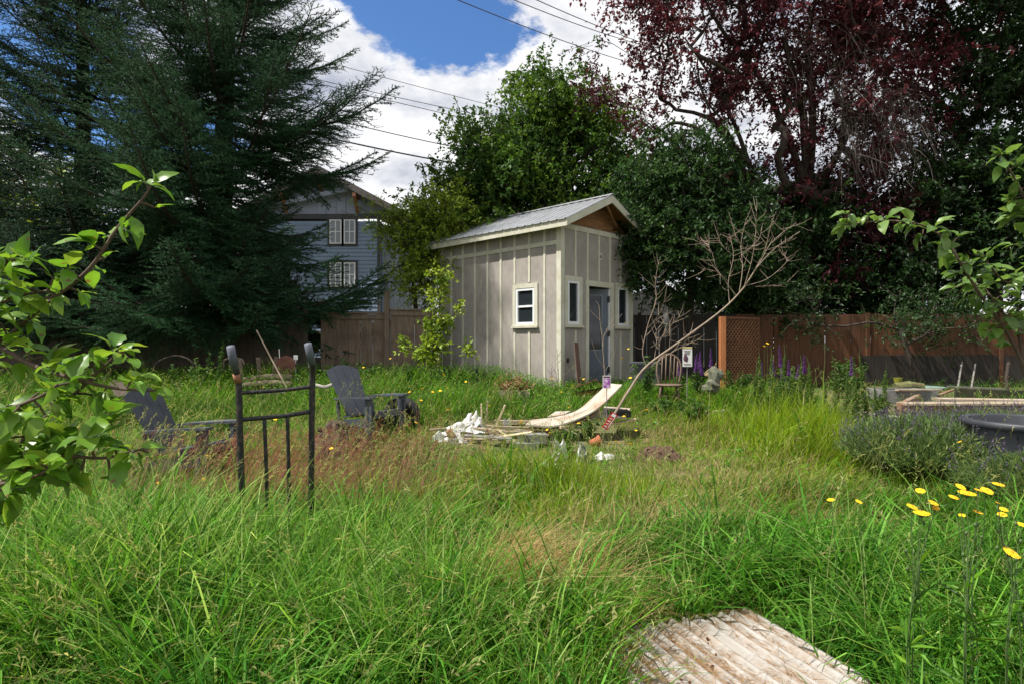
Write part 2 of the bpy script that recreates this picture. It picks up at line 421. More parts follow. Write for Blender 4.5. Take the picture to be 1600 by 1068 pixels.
def yel(x, y, c):
    m = lushmask(x, y)[:, None]; s = (strawmask(x, y)*.6)[:, None]
    l = mixcol(len(x), LUSH); c = c*(1-m)+l*m; pt_ = (.5+.5*np.sin(x*2.1+np.sin(y*3.1)*1.3)*np.cos(y*2.6-x*.9))[:, None]; c = c*(.52+.72*pt_)*np.array([[1, 1, 1]])+pt_**3*np.array([[.02, .015, .004]])
    st = mixcol(len(x), STRAW); pick = (R.uniform(0, 1, (len(x), 1)) < np.maximum(s, .07)); return np.where(pick, st, c)
grass('meadow_grass', 210000, 1.2, 14.0, 0.72, lambda x, y: np.clip(1-.93*redmask(x, y)-.8*bump2(x, y, .02, 3.5, .36, .36), 0, 1), 1.0, .0062, GREEN, 'long green grass covering the neglected garden', extra=yel)
grass('coarse_grass', 62000, 1.3, 7.5, 1.0, lambda x, y: np.clip(1-1.1*strawmask(x, y)-1.0*redmask(x, y), 0, 1)*np.where(x > .3, np.where(y < 4.4, 1, .15), .55),
      1.28, .0118, COOL, 'broad bladed green grass tufts in the foreground', (.02, .3), (.3, 1.25), kclump=1300)
grass('lush_grass', 60000, 4.6, 9.5, 1.0, lambda x, y: lushmask(x, y)**.8, 1.25, .0042, LUSH, 'bright yellow green fine grass standing in tall swathes', (.0, .16), (.05, .5), kclump=1100)
grass('dry_grass', 95000, 2.0, 11.5, .8, lambda x, y: np.clip(strawmask(x, y)*.9+.02, 0, 1), 1.15, .0042, STRAW, 'dry straw coloured grass in worn patches', (.2, 1.1), (.3, 1.2))
grass('red_fescue', 95000, 4.4, 8.4, 1.0, lambda x, y: redmask(x, y), 1.35, .0032, RED, 'reddish seeding grass round the earth mound', (.02, .3), (.1, .7))

grass('long_grass', 56000, 1.9, 5.2, 1.0, lambda x, y: np.clip(1.1*bump2(x, y, -.75, 3.1, .9, .75)+.5*bump2(x, y, -2.2, 3.4, .9, .8)+.35*bump2(x, y, 1.9, 2.9, .6, .6), 0, 1)*(1-strawmask(x, y)), 1.55, .0078, [(.04, .13, .012), (.09, .23, .02), (.17, .32, .045), (.32, .42, .14)],
      'long pale leaning grass in the near foreground', (.05, .5), (.1, .9), kclump=520)
grass('straw_tuft', 34000, 3.05, 4.1, 1.0, lambda x, y: np.clip(1.3*bump2(x, y, .03, 3.45, .26, .26), 0, 1), 3.0, .0048, [(.36, .25, .11), (.44, .33, .17), (.28, .20, .08), (.20, .20, .05)], 'tan dead grass tuft in the middle of the green foreground', (.2, .9), (.3, 1.1))
# seed stems: tall pale stalks with a drooping head
def seedstems(name, n, y0, y1, mask, stops, h0, label, hw=.009, hl=.11):
    x, y = scatter(n, y0, y1, .9); k = clear(x, y) & (y > 1.5) & (R.uniform(0, 1, n) < mask(x, y)); x, y = x[k], y[k]; n = len(x)
    h = h0*(.7+.5*R.uniform(0, 1, n))*(0.55+hfield(x, y)); h = np.minimum(h, .3+.3*(y-1.15)); ang = wander(x, y)+R.normal(0, .7, n); z = gz(x, y)
    ln, cl = R.uniform(.05, .3, n), R.uniform(.1, .5, n)
    V, Fs = blades(x, y, z, h, np.full(n, .0022)*(0.8+.1*y), ln, ang, cl); c = mixcol(n, stops); C = np.repeat(c, 7, 0)
    tip = V.reshape(n, 7, 3)[:, 6]; prev = V.reshape(n, 7, 3)[:, 4]; d = unit(tip-prev+R.normal(0, .02, (n, 3)))
    Vs, Fq, Cs, o = [V], [Fs[0]], [C], len(V); Ft = [Fs[1]]
    for q in range(7):
        bp = tip-d*(hl*(q/7))[..., None] if np.ndim(hl) else tip-d*(hl*q/7)
        dd = unit(d+R.normal(0, .45, (n, 3))); lv, lt = leaves(bp, dd, R.uniform(.018, .045, n), hw*R.uniform(.5, 1, n))
        Vs.append(lv); Ft.append(lt+o); o += len(lv); Cs.append(np.repeat(c*1.05, 4, 0))
    ob = npmesh(name, np.vstack(Vs), [np.vstack(Fq), np.vstack(Ft)], leafmat('grass blade', .45, .6, .14), col=np.vstack(Cs))
    tag(ob, label, 'grass', kind='stuff')
seedstems('seeding_grass', 3400, 1.9, 9.5, lambda x, y: np.where(x < 1.2, 1, .35)*(1-.6*strawmask(x, y)), PALE, 1.0, 'pale seeding grass stalks above the green meadow')
seedstems('seeding_fescue', 8500, 4.5, 8.2, lambda x, y: np.minimum(1, 1.3*redmask(x, y)), RED, .78, 'pinkish seed heads of the reddish grass', .008, .10)
# short broad-leaved weeds between the grass
def weeds(name, n, y0, y1, mask, stops, L0, label, hmax=.25):
    k0 = n//14; cx, cy = scatter(k0, y0, y1, .8); kk = R.integers(0, k0, n); x = cx[kk]; y = cy[kk]
    x = x+R.normal(0, .06, n); y = y+R.normal(0, .06, n); k = clear(x, y) & (R.uniform(0, 1, n) < mask(cx[kk], cy[kk])); x, y = x[k], y[k]; n = len(x)
    z = gz(x, y)+R.uniform(0, hmax, n)*np.clip(hfield(x, y)*2.2, .2, 1.6)
    d = np.stack([R.normal(0, 1, n), R.normal(0, 1, n), R.uniform(.0, .9, n)], 1)
    V, T = leaves(np.stack([x, y, z], 1), d, L0*R.uniform(.6, 1.3, n), L0*.42*R.uniform(.7, 1.2, n)); c = mixcol(n, stops)
    tag(npmesh(name, V, [T], leafmat('weed leaf', .35, .5, .3), col=np.repeat(c, 4, 0)), label, 'weeds', kind='stuff')
weeds('low_weeds', 26000, 3.0, 13.5, lambda x, y: np.where(y > 8.5, 1, .28), GREEN+COOL, .06, 'low broad leaved weeds among the grass')
weeds('shed_weeds', 52000, 9.6, 13.8, lambda x, y: np.where((x < 1.2) & (x > -6.5), 1, .15), GREEN+[(.09, .16, .03)], .05, 'tall loose weeds growing along the shed wall and fence', .52)
# ------------------------------------------------------------------ the shed
m_wall = mat('taupe board', (.345, .315, .285), (.285, .26, .235), rough=.85, scale=14, stretch=(1, 1, .35), bump=.25, c2=(.20, .185, .165), scale2=1.9, amt2=.5)
m_trim = mat('cream trim', (.56, .55, .46), (.47, .46, .37), rough=.7, scale=9, stretch=(1, 1, .5), bump=.2, c2=(.40, .37, .25), scale2=4.5, amt2=.45)
m_white = mat('white vinyl', (.74, .76, .78), (.66, .68, .70), rough=.4, scale=6, bump=.03)
m_metal = mat('roof metal', (.50, .52, .55), (.40, .42, .45), rough=.42, scale=5, metal=.75, bump=.05, c2=(.36, .36, .36), scale2=2.2, amt2=.6)
m_ply = mat('bare plywood', (.30, .15, .065), (.16, .075, .035), rough=.8, scale=6, stretch=(.4, 1, 3), bump=.2)
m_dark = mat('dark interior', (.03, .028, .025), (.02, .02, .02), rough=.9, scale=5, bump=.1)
m_glass = glassmat('dark glass')
m_door = mat('slate door paint', (.10, .125, .155), (.085, .105, .135), rough=.5, scale=7, bump=.05, c2=(.14, .15, .16), scale2=5, amt2=.4)
m_black = mat('black iron', (.018, .018, .020), (.03, .03, .03), rough=.5, scale=20, bump=.1)
C0 = (1.02, 12.5, .40); Wd, Ln, H = 2.63, 4.05, 3.56
sh = empty('garden_shed', C0, 'tall narrow board and batten shed in taupe with cream trim and a metal roof', 'shed', rz=rad(45))
def part(mb, name, m, par=None, smooth=False): return mb.build(name, m, par or sh, smooth)
t = .09
def wall_open(mb, axis, a0, a1, holes):
    """wall slab from a0 to a1 along axis with rectangular holes (b0,b1,z0,z1), inside thickness t"""
    cuts = sorted(set([a0, a1]+[h[0] for h in holes]+[h[1] for h in holes]))
    for p, q in zip(cuts[:-1], cuts[1:]):
        zs = [(0, H)]
        for h in holes:
            if h[0] <= p+1e-6 and h[1] >= q-1e-6: zs = [(0, h[2]), (h[3], H)]
        for z0, z1 in zs:
            if z1-z0 < .01: continue
            if axis == 'x': mb.bb(p, q, 0, t, z0, z1)
            else: mb.bb(0, t, p, q, z0, z1)
b = MB()
wall_open(b, 'x', 0, Wd, [(.21, .58, 1.42, 2.36), (.93, 1.74, .14, 2.28), (2.02, 2.46, 1.42, 2.34)])
part(b, 'wall', m_wall)
b = MB(); wall_open(b, 'y', t+.002, Ln, [(.77, 1.28, 1.42, 2.22)]); part(b, 'wall', m_wall)
b = MB(); b.bb(Wd-t, Wd, t+.002, Ln, 0, H); part(b, 'wall', m_wall)
b = MB(); b.bb(t+.002, Wd-t-.002, Ln-t, Ln, 0, H); part(b, 'wall', m_wall)
b = MB(); b.bb(t+.002, Wd-t-.002, t+.002, Ln-t-.002, .02, .14); part(b, 'floor', m_dark)
b = MB(); b.bb(t+.01, Wd-t-.01, t+.01, Ln-t-.01, H-.06, H-.02); part(b, 'ceiling', m_dark)
# interior shade is put into the near-black colour of floor, ceiling and lining
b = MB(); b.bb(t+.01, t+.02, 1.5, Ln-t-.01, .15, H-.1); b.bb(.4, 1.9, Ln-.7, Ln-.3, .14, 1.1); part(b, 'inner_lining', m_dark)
# battens
p = .016
lw = MB()
n = 9
for k in range(1, n):
    s = Ln*k/n
    segs = [(0.02, 3.10), (3.19, H-.02)]
    if k in (2,): segs = [(0.02, 1.30), (2.36, 3.10), (3.19, H-.02)]
    if k == 3: segs = [(0.02, 1.33), (2.34, 3.10), (3.19, H-.02)]
    for z0, z1 in segs: lw = MB(); lw.bb(-p, -.0005, s-.03, s+.03, z0, z1); part(lw, 'batten', m_trim)
b = MB(); b.bb(-p-.003, -.0005, .102, Ln-.102, 3.10, 3.19); part(b, 'band_board', m_trim)
fw = MB()
for k in range(1, 6):
    s = .06+(Wd-.12)*k/6
    for z0, z1 in ([(0.02, 1.30), (2.46, H-.12)] if k == 1 else [(0.02, 1.30), (2.44, H-.12)] if k == 5 else [(2.40, H-.12)]):
        fw = MB(); fw.bb(s-.03, s+.03, -p, -.0005, z0, z1); part(fw, 'batten', m_trim)
fw = MB(); fw.bb(.11, Wd-.08, -p-.003, -.0005, H-.12, H-.015); part(fw, 'head_board', m_trim)
b = MB(); b.bb(-.022, .10, -.022, -.0005, 0, H); b.bb(-.022, -.0005, 0, .10, 0, H); part(b, 'corner_board', m_trim)
b = MB(); b.bb(Wd-.075, Wd+.022, -.022, -.0005, 0, H); part(b, 'corner_board', m_trim)
b = MB(); b.bb(-.022, -.0005, Ln-.10, Ln+.02, 0, H); part(b, 'corner_board', m_trim)
# roof
e_, o_, pk = .25, .35, .73
zr0 = 3.50
def roof_z(x): return zr0+ (pk/(Wd/2+e_))*(x+e_ if x <= Wd/2 else (Wd+e_-x))
for side in (0, 1):
    prof = []; yy = -o_-.03
    L_ = Ln+o_+.33
    step = .2265; k = 0
    while k*step < L_:
        y0 = -o_-.03+k*step
        prof += [(y0, 0), (y0+.018, .02), (y0+.034, .02), (y0+.052, 0), (y0+.10, 0), (y0+.108, .006), (y0+.118, 0), (y0+.165, 0), (y0+.173, .006), (y0+.183, 0)]
        k += 1
    A = []
    for fx in (0, .5, 1):
        x = (-e_-.03) + fx*(Wd/2+e_+.03) if side == 0 else (Wd+e_+.03) - fx*(Wd/2+e_+.03)
        A.append([(x, y, roof_z(x)+.055+h) for y, h in prof])
    bm = MB(); bm.sheet(A if side else A[::-1], .004)
    part(bm, 'roof_sheet', m_metal)
b = MB(); b.prism([(Wd/2-.11, -o_-.04, roof_z(Wd/2)+.032), (Wd/2, -o_-.04, roof_z(Wd/2)+.092), (Wd/2+.11, -o_-.04, roof_z(Wd/2)+.032), (Wd/2, -o_-.04, roof_z(Wd/2)+.078)], (0, Ln+o_+.36, 0)); part(b, 'ridge_cap', m_metal)
# deck under the sheet (plywood underside seen in the gable)
for side in (0, 1):
    x0, x1 = (-e_+.03, Wd/2) if side == 0 else (Wd/2, Wd+e_-.03)
    b = MB(); b.prism([(x0, -o_+.03, roof_z(x0)+.025), (x1, -o_+.03, roof_z(x1)+.025), (x1, -o_+.03, roof_z(x1)+.048), (x0, -o_+.03, roof_z(x0)+.048)], (0, Ln+o_+.26, 0))
    part(b, 'roof_deck', m_ply)
for x in (-e_, Wd+e_):   # eave fascia
    b = MB(); xa, xb = (x, x+.028) if x < 0 else (x-.028, x)
    b.bb(xa, xb, -o_+.003, Ln+.30, zr0-.10, zr0+.045); part(b, 'fascia', m_trim)
for y in (-o_-.027, Ln+.30):
    b = MB()
    for s in (0, 1):
        xa, xb = ((-e_, Wd/2) if s == 0 else (Wd+e_, Wd/2))
        b.prism([(xa, y, roof_z(xa)-.10), (xb, y, roof_z(xb)-.12), (xb, y, roof_z(xb)+.045), (xa, y, roof_z(xa)+.045)], (0, .027, 0))
    part(b, 'barge_board', m_trim)
# soffit on the left eave, gable plywood set back
b = MB(); b.bb(-e_+.03, -.002, -o_+.05, Ln+.25, zr0+.0, zr0+.012); part(b, 'soffit', m_trim)
b = MB(); b.prism([(.02, .05, H-.005), (Wd-.02, .05, H-.005), (Wd/2, .05, roof_z(Wd/2)-.0)], (0, .02, 0)); part(b, 'gable_panel', m_ply)
b = MB(); b.beam((Wd*.42, -o_+.02, roof_z(Wd*.42)-.03), (Wd*.80, .03, H+.10), .035, .05); part(b, 'brace', m_ply)
# vent
b = MB(); b.lathe((1.37, -.0, 2.96), [(.001, 0), (.075, 0), (.08, .02), (.055, .025), (.05, .008), (.001, .008)], 20, Matrix.Rotation(rad(90), 3, 'X')); vt = part(b, 'round_vent', m_trim)
b = MB()
for q in (-.022, 0, .022): b.bb(1.37-.042, 1.37+.042, -.018, -.010, 2.96+q-.004, 2.96+q+.004)
part(b, 'vent_slat', m_black, vt)
def win(axis, a0, a1, z0, z1, sill, rail=False):
    """trim frame on the wall, white vinyl sash, dark pane; a0..a1 = trim outer edges"""
    def bb(mb, a, b_, d0, d1, zz0, zz1):
        if axis == 'x': mb.bb(a, b_, d0, d1, zz0, zz1)
        else: mb.bb(d0, d1, a, b_, zz0, zz1)
    w = .095
    f = MB(); bb(f, a0, a0+w, -.026, -.0005, z0, z1); bb(f, a1-w, a1, -.026, -.0005, z0, z1)
    bb(f, a0+w, a1-w, -.0262, -.0005, z1-w, z1); bb(f, a0+w, a1-w, -.0262, -.0005, z0, z0+.03)
    r = part(f, 'window', m_trim)
    q = MB(); x0, x1, y0, y1 = a0+w, a1-w, z0+.03, z1-w; v = .055
    bb(q, x0, x0+v, -.018, .05, y0, y1); bb(q, x1-v, x1, -.018, .05, y0, y1); bb(q, x0+v, x1-v, -.017, .05, y1-v, y1); bb(q, x0+v, x1-v, -.017, .05, y0, y0+v)
    if rail: bb(q, x0+v, x1-v, -.012, .04, (y0+y1)/2-.022, (y0+y1)/2+.022)
    q.build('sash', m_white, r)
    q = MB(); bb(q, x0+v, x1-v, .018, .024, y0+v, y1-v); q.build('pane', m_glass, r)
    q = MB(); bb(q, a0-.02, a1+.02, -.065, -.0005, z0-.045, z0-.002); q.build('sill', m_trim, r)
win('y', .64, 1.40, 1.40, 2.33, True, True)
win('x', .115, .70, 1.40, 2.45, True)
win('x', 1.93, 2.55, 1.40, 2.42, True)
# door
b = MB(); b.bb(.83, .93, -.028, -.0005, .0, 2.28); b.bb(1.74, 1.86, -.028, -.0005, 0, 2.28); b.bb(.815, 1.875, -.030, -.0005, 2.28, 2.40)
b.bb(.90, .93, 0, t+.03, .14, 2.28); b.bb(1.74, 1.775, 0, t+.03, .14, 2.28)
part(b, 'door_frame', m_trim)
b = MB(); b.bb(1.715, 1.739, 0.0, t+.02, .15, 2.27); part(b, 'door_jamb', m_white)
b = MB(); b.bb(.85, 1.82, -.10, .06, .06, .142); part(b, 'door_sill', m_dark)
hp = np.array([1.712, .035, 0]); al = rad(34)
Md = Matrix.Rotation(-al, 4, 'Z')
def dpt(x, y, z): v_ = Md @ Vector((-x, y, 0)); return (hp[0]+v_.x, hp[1]+v_.y, z)
def dbox(mb, x0, x1, y0, y1, z0, z1):
    V_ = [dpt(x, y, z) for x in (x0, x1) for y in (y0, y1) for z in (z0, z1)]
    mb.add(V_, [(0, 1, 3, 2), (4, 6, 7, 5), (0, 4, 5, 1), (2, 3, 7, 6), (0, 2, 6, 4), (1, 5, 7, 3)])
b = MB(); dw = .79
dbox(b, .0, .13, 0, .04, .16, 2.26); dbox(b, dw-.13, dw, 0, .04, .16, 2.26)
dbox(b, .13, dw-.13, 0, .04, .16, .85); dbox(b, .13, dw-.13, 0, .04, 2.13, 2.26)
dbox(b, .20, dw-.20, -.012, 0, .34, .72); dbox(b, .16, dw-.16, -.006, 0, .30, .76)
dr = part(b, 'door', m_door)
b = MB(); dbox(b, .16, dw-.16, .016, .022, .88, 2.10); b.build('pane', m_glass, dr)
b = MB()
for a in ((.13, .16, .85, 2.13), (dw-.16, dw-.13, .85, 2.13), (.16, dw-.16, .85, .88), (.16, dw-.16, 2.10, 2.13)): dbox(b, a[0], a[1], -.008, .03, a[2], a[3])
b.build('glazing_bead', mat('blue grey bead', (.20, .23, .27), rough=.5, bump=.02), dr)
for z in (.42, 1.25, 2.02):
    b = MB(); dbox(b, -.035, .012, -.030, .02, z-.07, z+.07); dbox(b, -.01, .004, -.04, -.03, z-.08, z+.08); b.build('hinge', m_black, dr)
b = MB(); b.tube([dpt(dw-.06, 0, 1.12), dpt(dw-.06, -.05, 1.12), dpt(dw-.15, -.055, 1.12)], .010, 8); b.build('handle', m_black, dr)
b = MB(); b.bb(.19, .24, -.03, -.0005, .62, .71); part(b, 'outlet_box', m_black)
# ------------------------------------------------------------------ neighbour's house beyond the left fence
hx0, hx1, hy = -11.5, -5.75, 26.0
hs_ = empty('neighbouring_house', (-8, hy, .4), 'blue grey gabled house beyond the fence with white windows', 'house')
m_blue = mat('blue lap siding', (.20, .27, .38), (.18, .245, .35), rough=.7, scale=5, bump=.05)
m_bb = mat('grey blue panel', (.27, .31, .385), (.25, .285, .36), rough=.75, scale=4, bump=.05)
m_band = mat('charcoal trim', (.045, .047, .055), (.06, .06, .065), rough=.7, scale=5, bump=.05)
b = MB(); z = .4
while z < 6.6:
    b.prism([(hx0, hy-.035, z), (hx0, hy-.012, z+.17), (hx0, hy+.2, z+.17), (hx0, hy+.2, z)], (hx1-hx0, 0, 0)); z += .17
part(b, 'siding_wall', m_blue, hs_)
b = MB(); b.bb(hx1+.01, hx1+1.35, hy+.25, hy+8, .4, 6.55); b.bb(hx0, hx1, hy+.21, hy+8, .4, 6.7)
for k in range(4): b.bb(hx1+.06+k*.42, hx1+.12+k*.42, hy+.20, hy+.249, .4, 6.5)
part(b, 'panel_wall', m_bb, hs_)
pkx, pkz, slope = -8.25, 8.78, .53
def rz_(x): return pkz-abs(x-pkx)*slope
gx = (pkz-.1-7.0)/slope
b = MB(); b.prism([(pkx-gx, hy-.03, 7.0), (pkx+gx, hy-.03, 7.0), (pkx, hy-.03, pkz-.1)], (0, .2, 0))
x = pkx-gx+.35
while x < pkx+gx-.3: b.bb(x, x+.06, hy-.055, hy-.031, 7.0, rz_(x)-.16); x += .42
part(b, 'gable_wall', m_bb, hs_)
b = MB(); b.bb(hx0, hx1+.3, hy-.07, hy-.001, 6.78, 6.995); part(b, 'band_board', m_band, hs_)
b = MB(); b.bb(hx1-.10, hx1+.02, hy-.06, hy-.036, .4, 6.775); part(b, 'corner_board', m_band, hs_)
xl, xr_ = pkx-5.2, hx1+1.75
rb = MB()
for xe in (xl, xr_):
    rb.prism([(xe, hy-.65, rz_(xe)+.02), (pkx, hy-.65, pkz+.02), (pkx, hy-.65, pkz+.16), (xe, hy-.65, rz_(xe)+.16)], (0, 9, 0))
part(rb, 'roof', mat('asphalt shingle', (.07, .068, .07), (.05, .05, .05), rough=.9, scale=20, bump=.3), hs_)
b = MB()
for xe in (xl, xr_):
    b.prism([(xe, hy-.70, rz_(xe)-.16), (pkx, hy-.70, pkz-.14), (pkx, hy-.70, pkz+.14), (xe, hy-.70, rz_(xe)+.14)], (0, .045, 0))
part(b, 'barge_board', mat('taupe fascia', (.12, .10, .10), rough=.7, bump=.05), hs_)
for x in (pkx, pkx+1.55, pkx-1.55): b = MB(); b.beam((x, hy-.60, rz_(x)-.22), (x, hy-.04, rz_(x)-.9), .12, .12); b.beam((x, hy-.69, rz_(x)-.27), (x, hy-.04, rz_(x)-.27), .14, .16); part(b, 'bracket', mat('cedar bracket', (.25, .11, .05), rough=.7, bump=.1), hs_)
b = MB(); b.beam((pkx-1.9, hy-.30, 7.35), (pkx+1.2, hy-.30, 8.02), .10, .20); part(b, 'truss_beam', m_bb, hs_)
m_hp = glassmat('pale blind glass', (.28, .31, .36), .12)
def hwin(x0, x1, z0, z1):
    f = MB(); v_ = .05
    f.bb(x0-.10, x1+.10, hy-.055, hy-.036, z0-.10, z1+.10)
    w = part(f, 'window', m_band, hs_)
    q = MB(); q.bb(x0, x0+v_, hy-.085, hy-.056, z0, z1); q.bb(x1-v_, x1, hy-.085, hy-.056, z0, z1); q.bb(x0+v_, x1-v_, hy-.085, hy-.056, z0, z0+v_); q.bb(x0+v_, x1-v_, hy-.085, hy-.056, z1-v_, z1)
    q.bb((x0+x1)/2-.02, (x0+x1)/2+.02, hy-.080, hy-.0605, z0+v_, z1-v_); q.bb(x0+v_, x1-v_, hy-.0795, hy-.0605, (z0+z1)/2-.02, (z0+z1)/2+.02)
    q.build('sash', m_white, w)
    q = MB(); q.bb(x0+v_, x1-v_, hy-.060, hy-.0555, z0+v_, z1-v_); q.build('pane', m_hp, w)
for z0 in (5.70, 3.84):
    hwin(-7.92, -7.40, z0, z0+1.05); hwin(-7.30, -6.80, z0, z0+1.05)
b = MB(); b.tube([(hx0+1.9, hy-.09, .4), (hx0+1.9, hy-.09, 4.0), (hx0+2.2, hy-.09, 4.2)], .05, 8); part(b, 'downspout', m_band, hs_)
b = MB(); b.blob((-6.25, hy-.10, 6.5), (.16, .14, .10), 3, .05); part(b, 'wall_lamp', m_white, hs_)
# a second roofline seen through the gaps on the right
h2 = empty('distant_house', (7, 34, .4), 'pale grey house far behind the dark bushes right of the shed', 'house')
b = MB(); b.bb(4, 12, 34, 40, .4, 3.0); part(b, 'wall', m_bb, h2)
b = MB(); b.prism([(3.6, 33.6, 2.95), (12.4, 33.6, 2.95), (8, 33.6, 4.6)], (0, 7, 0)); part(b, 'roof', MATS['asphalt shingle'], h2)
b = MB(); b.bb(6, 7.2, 33.94, 33.999, 1.4, 2.5); part(b, 'window', m_hp, h2)

# ------------------------------------------------------------------ fences
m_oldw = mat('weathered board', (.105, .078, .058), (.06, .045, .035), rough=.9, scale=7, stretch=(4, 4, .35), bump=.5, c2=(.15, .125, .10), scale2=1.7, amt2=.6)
m_brown = mat('brown board', (.20, .148, .105), (.12, .085, .06), rough=.85, scale=7, stretch=(4, 4, .35), bump=.45, c2=(.07, .05, .04), scale2=2.2, amt2=.5)
m_cedar = mat('stained cedar', (.125, .050, .019), (.065, .026, .012), rough=.75, scale=6, stretch=(4, 4, .3), bump=.35, c2=(.05, .025, .014), scale2=1.5, amt2=.55)
m_orange = mat('orange cedar post', (.42, .16, .055), (.32, .115, .04), rough=.7, scale=6, stretch=(4, 4, .4), bump=.25)
m_blackw = mat('near black board', (.022, .018, .016), (.035, .03, .026), rough=.9, scale=6, stretch=(4, 4, .4), bump=.3)
def fence(name, label, a, b_, h, m, bw=.14, rails=(.25, .85), posts=None, cap=True, tilt=None, gap=.003, zoff=0.0, topfn=None, botfn=None, m_post=None, seed=1, backrail=True):
    a = np.array(a, float); b_ = np.array(b_, float); L_ = np.linalg.norm(b_-a); d = (b_-a)/L_; nrm = np.array([d[1], -d[0]])
    if nrm[1] > 0: nrm = -nrm
    z0 = float(gz(*a))+zoff; rr = np.random.default_rng(seed)
    e = empty(name, (a[0], a[1], z0), label, 'fence'); bd = MB(); s = 0; 
    while s < L_:
        w = min(bw*rr.uniform(.94, 1.04), L_-s+.001); ti = tilt(s) if tilt else rr.normal(0, .004)
        hh = (topfn(s) if topfn else h)+rr.normal(0, .008); bo = (botfn(s) if botfn else 0.02)+rr.uniform(0, .02); off = rr.uniform(-.004, .004)+(.012*(len(bd.v) % 2) if tilt else 0)
        def pt(u_, zq, dd): q = a+d*(s+u_+ti*zq)+nrm*(dd+off); return (q[0], q[1], z0+zq)
        V_ = [pt(u_, zq, dd) for u_ in (gap, w*(1.3 if tilt else 1.0)) for dd in (0, .018) for zq in (bo, hh)]
        bd.add(V_, [(0, 1, 3, 2), (4, 6, 7, 5), (0, 4, 5, 1), (2, 3, 7, 6), (0, 2, 6, 4), (1, 5, 7, 3)]); s += w
    bd.build('boards', m, e)
    q = MB()
    for r in rails:
        q = MB(); A = np.append(a-nrm*.035, z0+h*r); B = np.append(b_-nrm*.035, z0+h*r); q.beam(A, B, .04, .09); q.build('rail', m, e)
    if cap:
        q = MB(); zt = z0+h+.02; A = np.append(a, zt); B = np.append(b_, zt); q.beam(A, B, .14, .04)
        A[2] -= .085; B[2] -= .085; A[:2] += nrm*.034; B[:2] += nrm*.034; q.beam(A, B, .025, .11); q.build('cap_rail', m, e)
    for s, ph in (posts or []):
        q = MB(); c = a+d*s+nrm*.005; q.beam((c[0], c[1], z0-.1), (c[0], c[1], z0+ph), .10, .10, up=(0, 1, 0)); q.build('post', m_post or m, e)
    return e
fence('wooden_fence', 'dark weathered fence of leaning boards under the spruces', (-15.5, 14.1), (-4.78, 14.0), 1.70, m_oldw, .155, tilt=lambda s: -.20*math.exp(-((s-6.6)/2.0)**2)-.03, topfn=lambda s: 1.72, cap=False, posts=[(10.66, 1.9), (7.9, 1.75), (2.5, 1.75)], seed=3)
b = MB(); b.beam((-15.5, 13.96, 2.02), (-7.6, 13.93, 2.0), .05, .32)
one('header_board', b, m_oldw, 'dark horizontal board fixed along the top of the leaning fence', 'board', (-11, 13.95, 2.0))
fence('wooden_fence', 'grey brown capped fence section left of the tall post', (-4.42, 14.0), (-2.99, 14.0), 1.72, m_brown, .145, posts=[(0.0, 1.78)], seed=5)
fence('wooden_fence', 'lighter brown capped fence section between the tall post and the shed', (-2.86, 13.98), (-1.80, 14.35), 1.78, m_brown, .145, seed=6, posts=[(1.05, 1.8)])
b = MB(); b.beam((-2.92, 13.95, .3), (-2.92, 13.95, 2.64), .11, .11, up=(0, 1, 0), bev=.008)
one('fence_post', b, m_brown, 'tall bare post rising above the brown fence in front of the house', 'post', (-2.92, 13.95, .4))
fence('wooden_fence', 'black shaded fence section right behind the shed', (2.75, 14.9), (5.3, 14.2), 1.75, m_blackw, .15, cap=False, seed=7)  # tree shade on this section is put into its near-black board colour
fence('wooden_fence', 'stained reddish cedar fence along the right end of the garden', (5.2, 14.3), (15.5, 13.7), 1.72, m_cedar, .15, cap=False, rails=(.8, .95), seed=8,
      botfn=lambda s: .06 if s < 3.4 else max(.06, .62-.04*(s-3.4)), posts=[(3.2, 1.75), (6.2, 1.75), (9, 1.75)])
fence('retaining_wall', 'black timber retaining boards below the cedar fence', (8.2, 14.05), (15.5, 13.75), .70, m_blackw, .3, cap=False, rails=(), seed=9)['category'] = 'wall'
# lattice screen
la = empty('lattice_screen', (4.42, 12.6, .4), 'brown diagonal lattice screen with an orange post', 'lattice')
b = MB(); b.beam((4.42, 12.55, .35), (4.42, 12.55, 1.98), .12, .12, up=(0, 1, 0), bev=.008); part(b, 'post', m_orange, la)
A0, B0 = np.array([4.50, 12.6]), np.array([5.42, 13.15])
def lp(s, z): q = A0+(B0-A0)*s; return np.array([q[0], q[1], z])
b = MB(); z0, z1 = .55, 1.93
for k in range(-14, 15):
    for sgn in (1, -1):
        # diagonal strip clipped to the rectangle
        pts = []
        for s in np.linspace(0, 1, 33):
            z = (z0+z1)/2 + sgn*(s-.5)*1.07+k*.105
            if z0 <= z <= z1: pts.append((s, z))
        if len(pts) > 2:
            o2 = np.array([.004, -.007, 0])*(1 if sgn > 0 else -1)
            b.beam(lp(*pts[0])+o2, lp(*pts[-1])+o2, .010, .032, up=(.5, -.85, 0))
part(b, 'lattice_strips', mat('lattice wood', (.22, .105, .045), (.14, .062, .03), rough=.8, scale=8, bump=.2), la)
b = MB(); b.beam(lp(-.02, z1+.02), lp(1.02, z1+.02), .05, .05); b.beam(lp(-.02, z0-.02), lp(1.02, z0-.02), .05, .05); b.beam(lp(1.0, z0), lp(1.0, z1), .05, .05, up=(0, 1, 0)); part(b, 'frame', m_cedar, la)

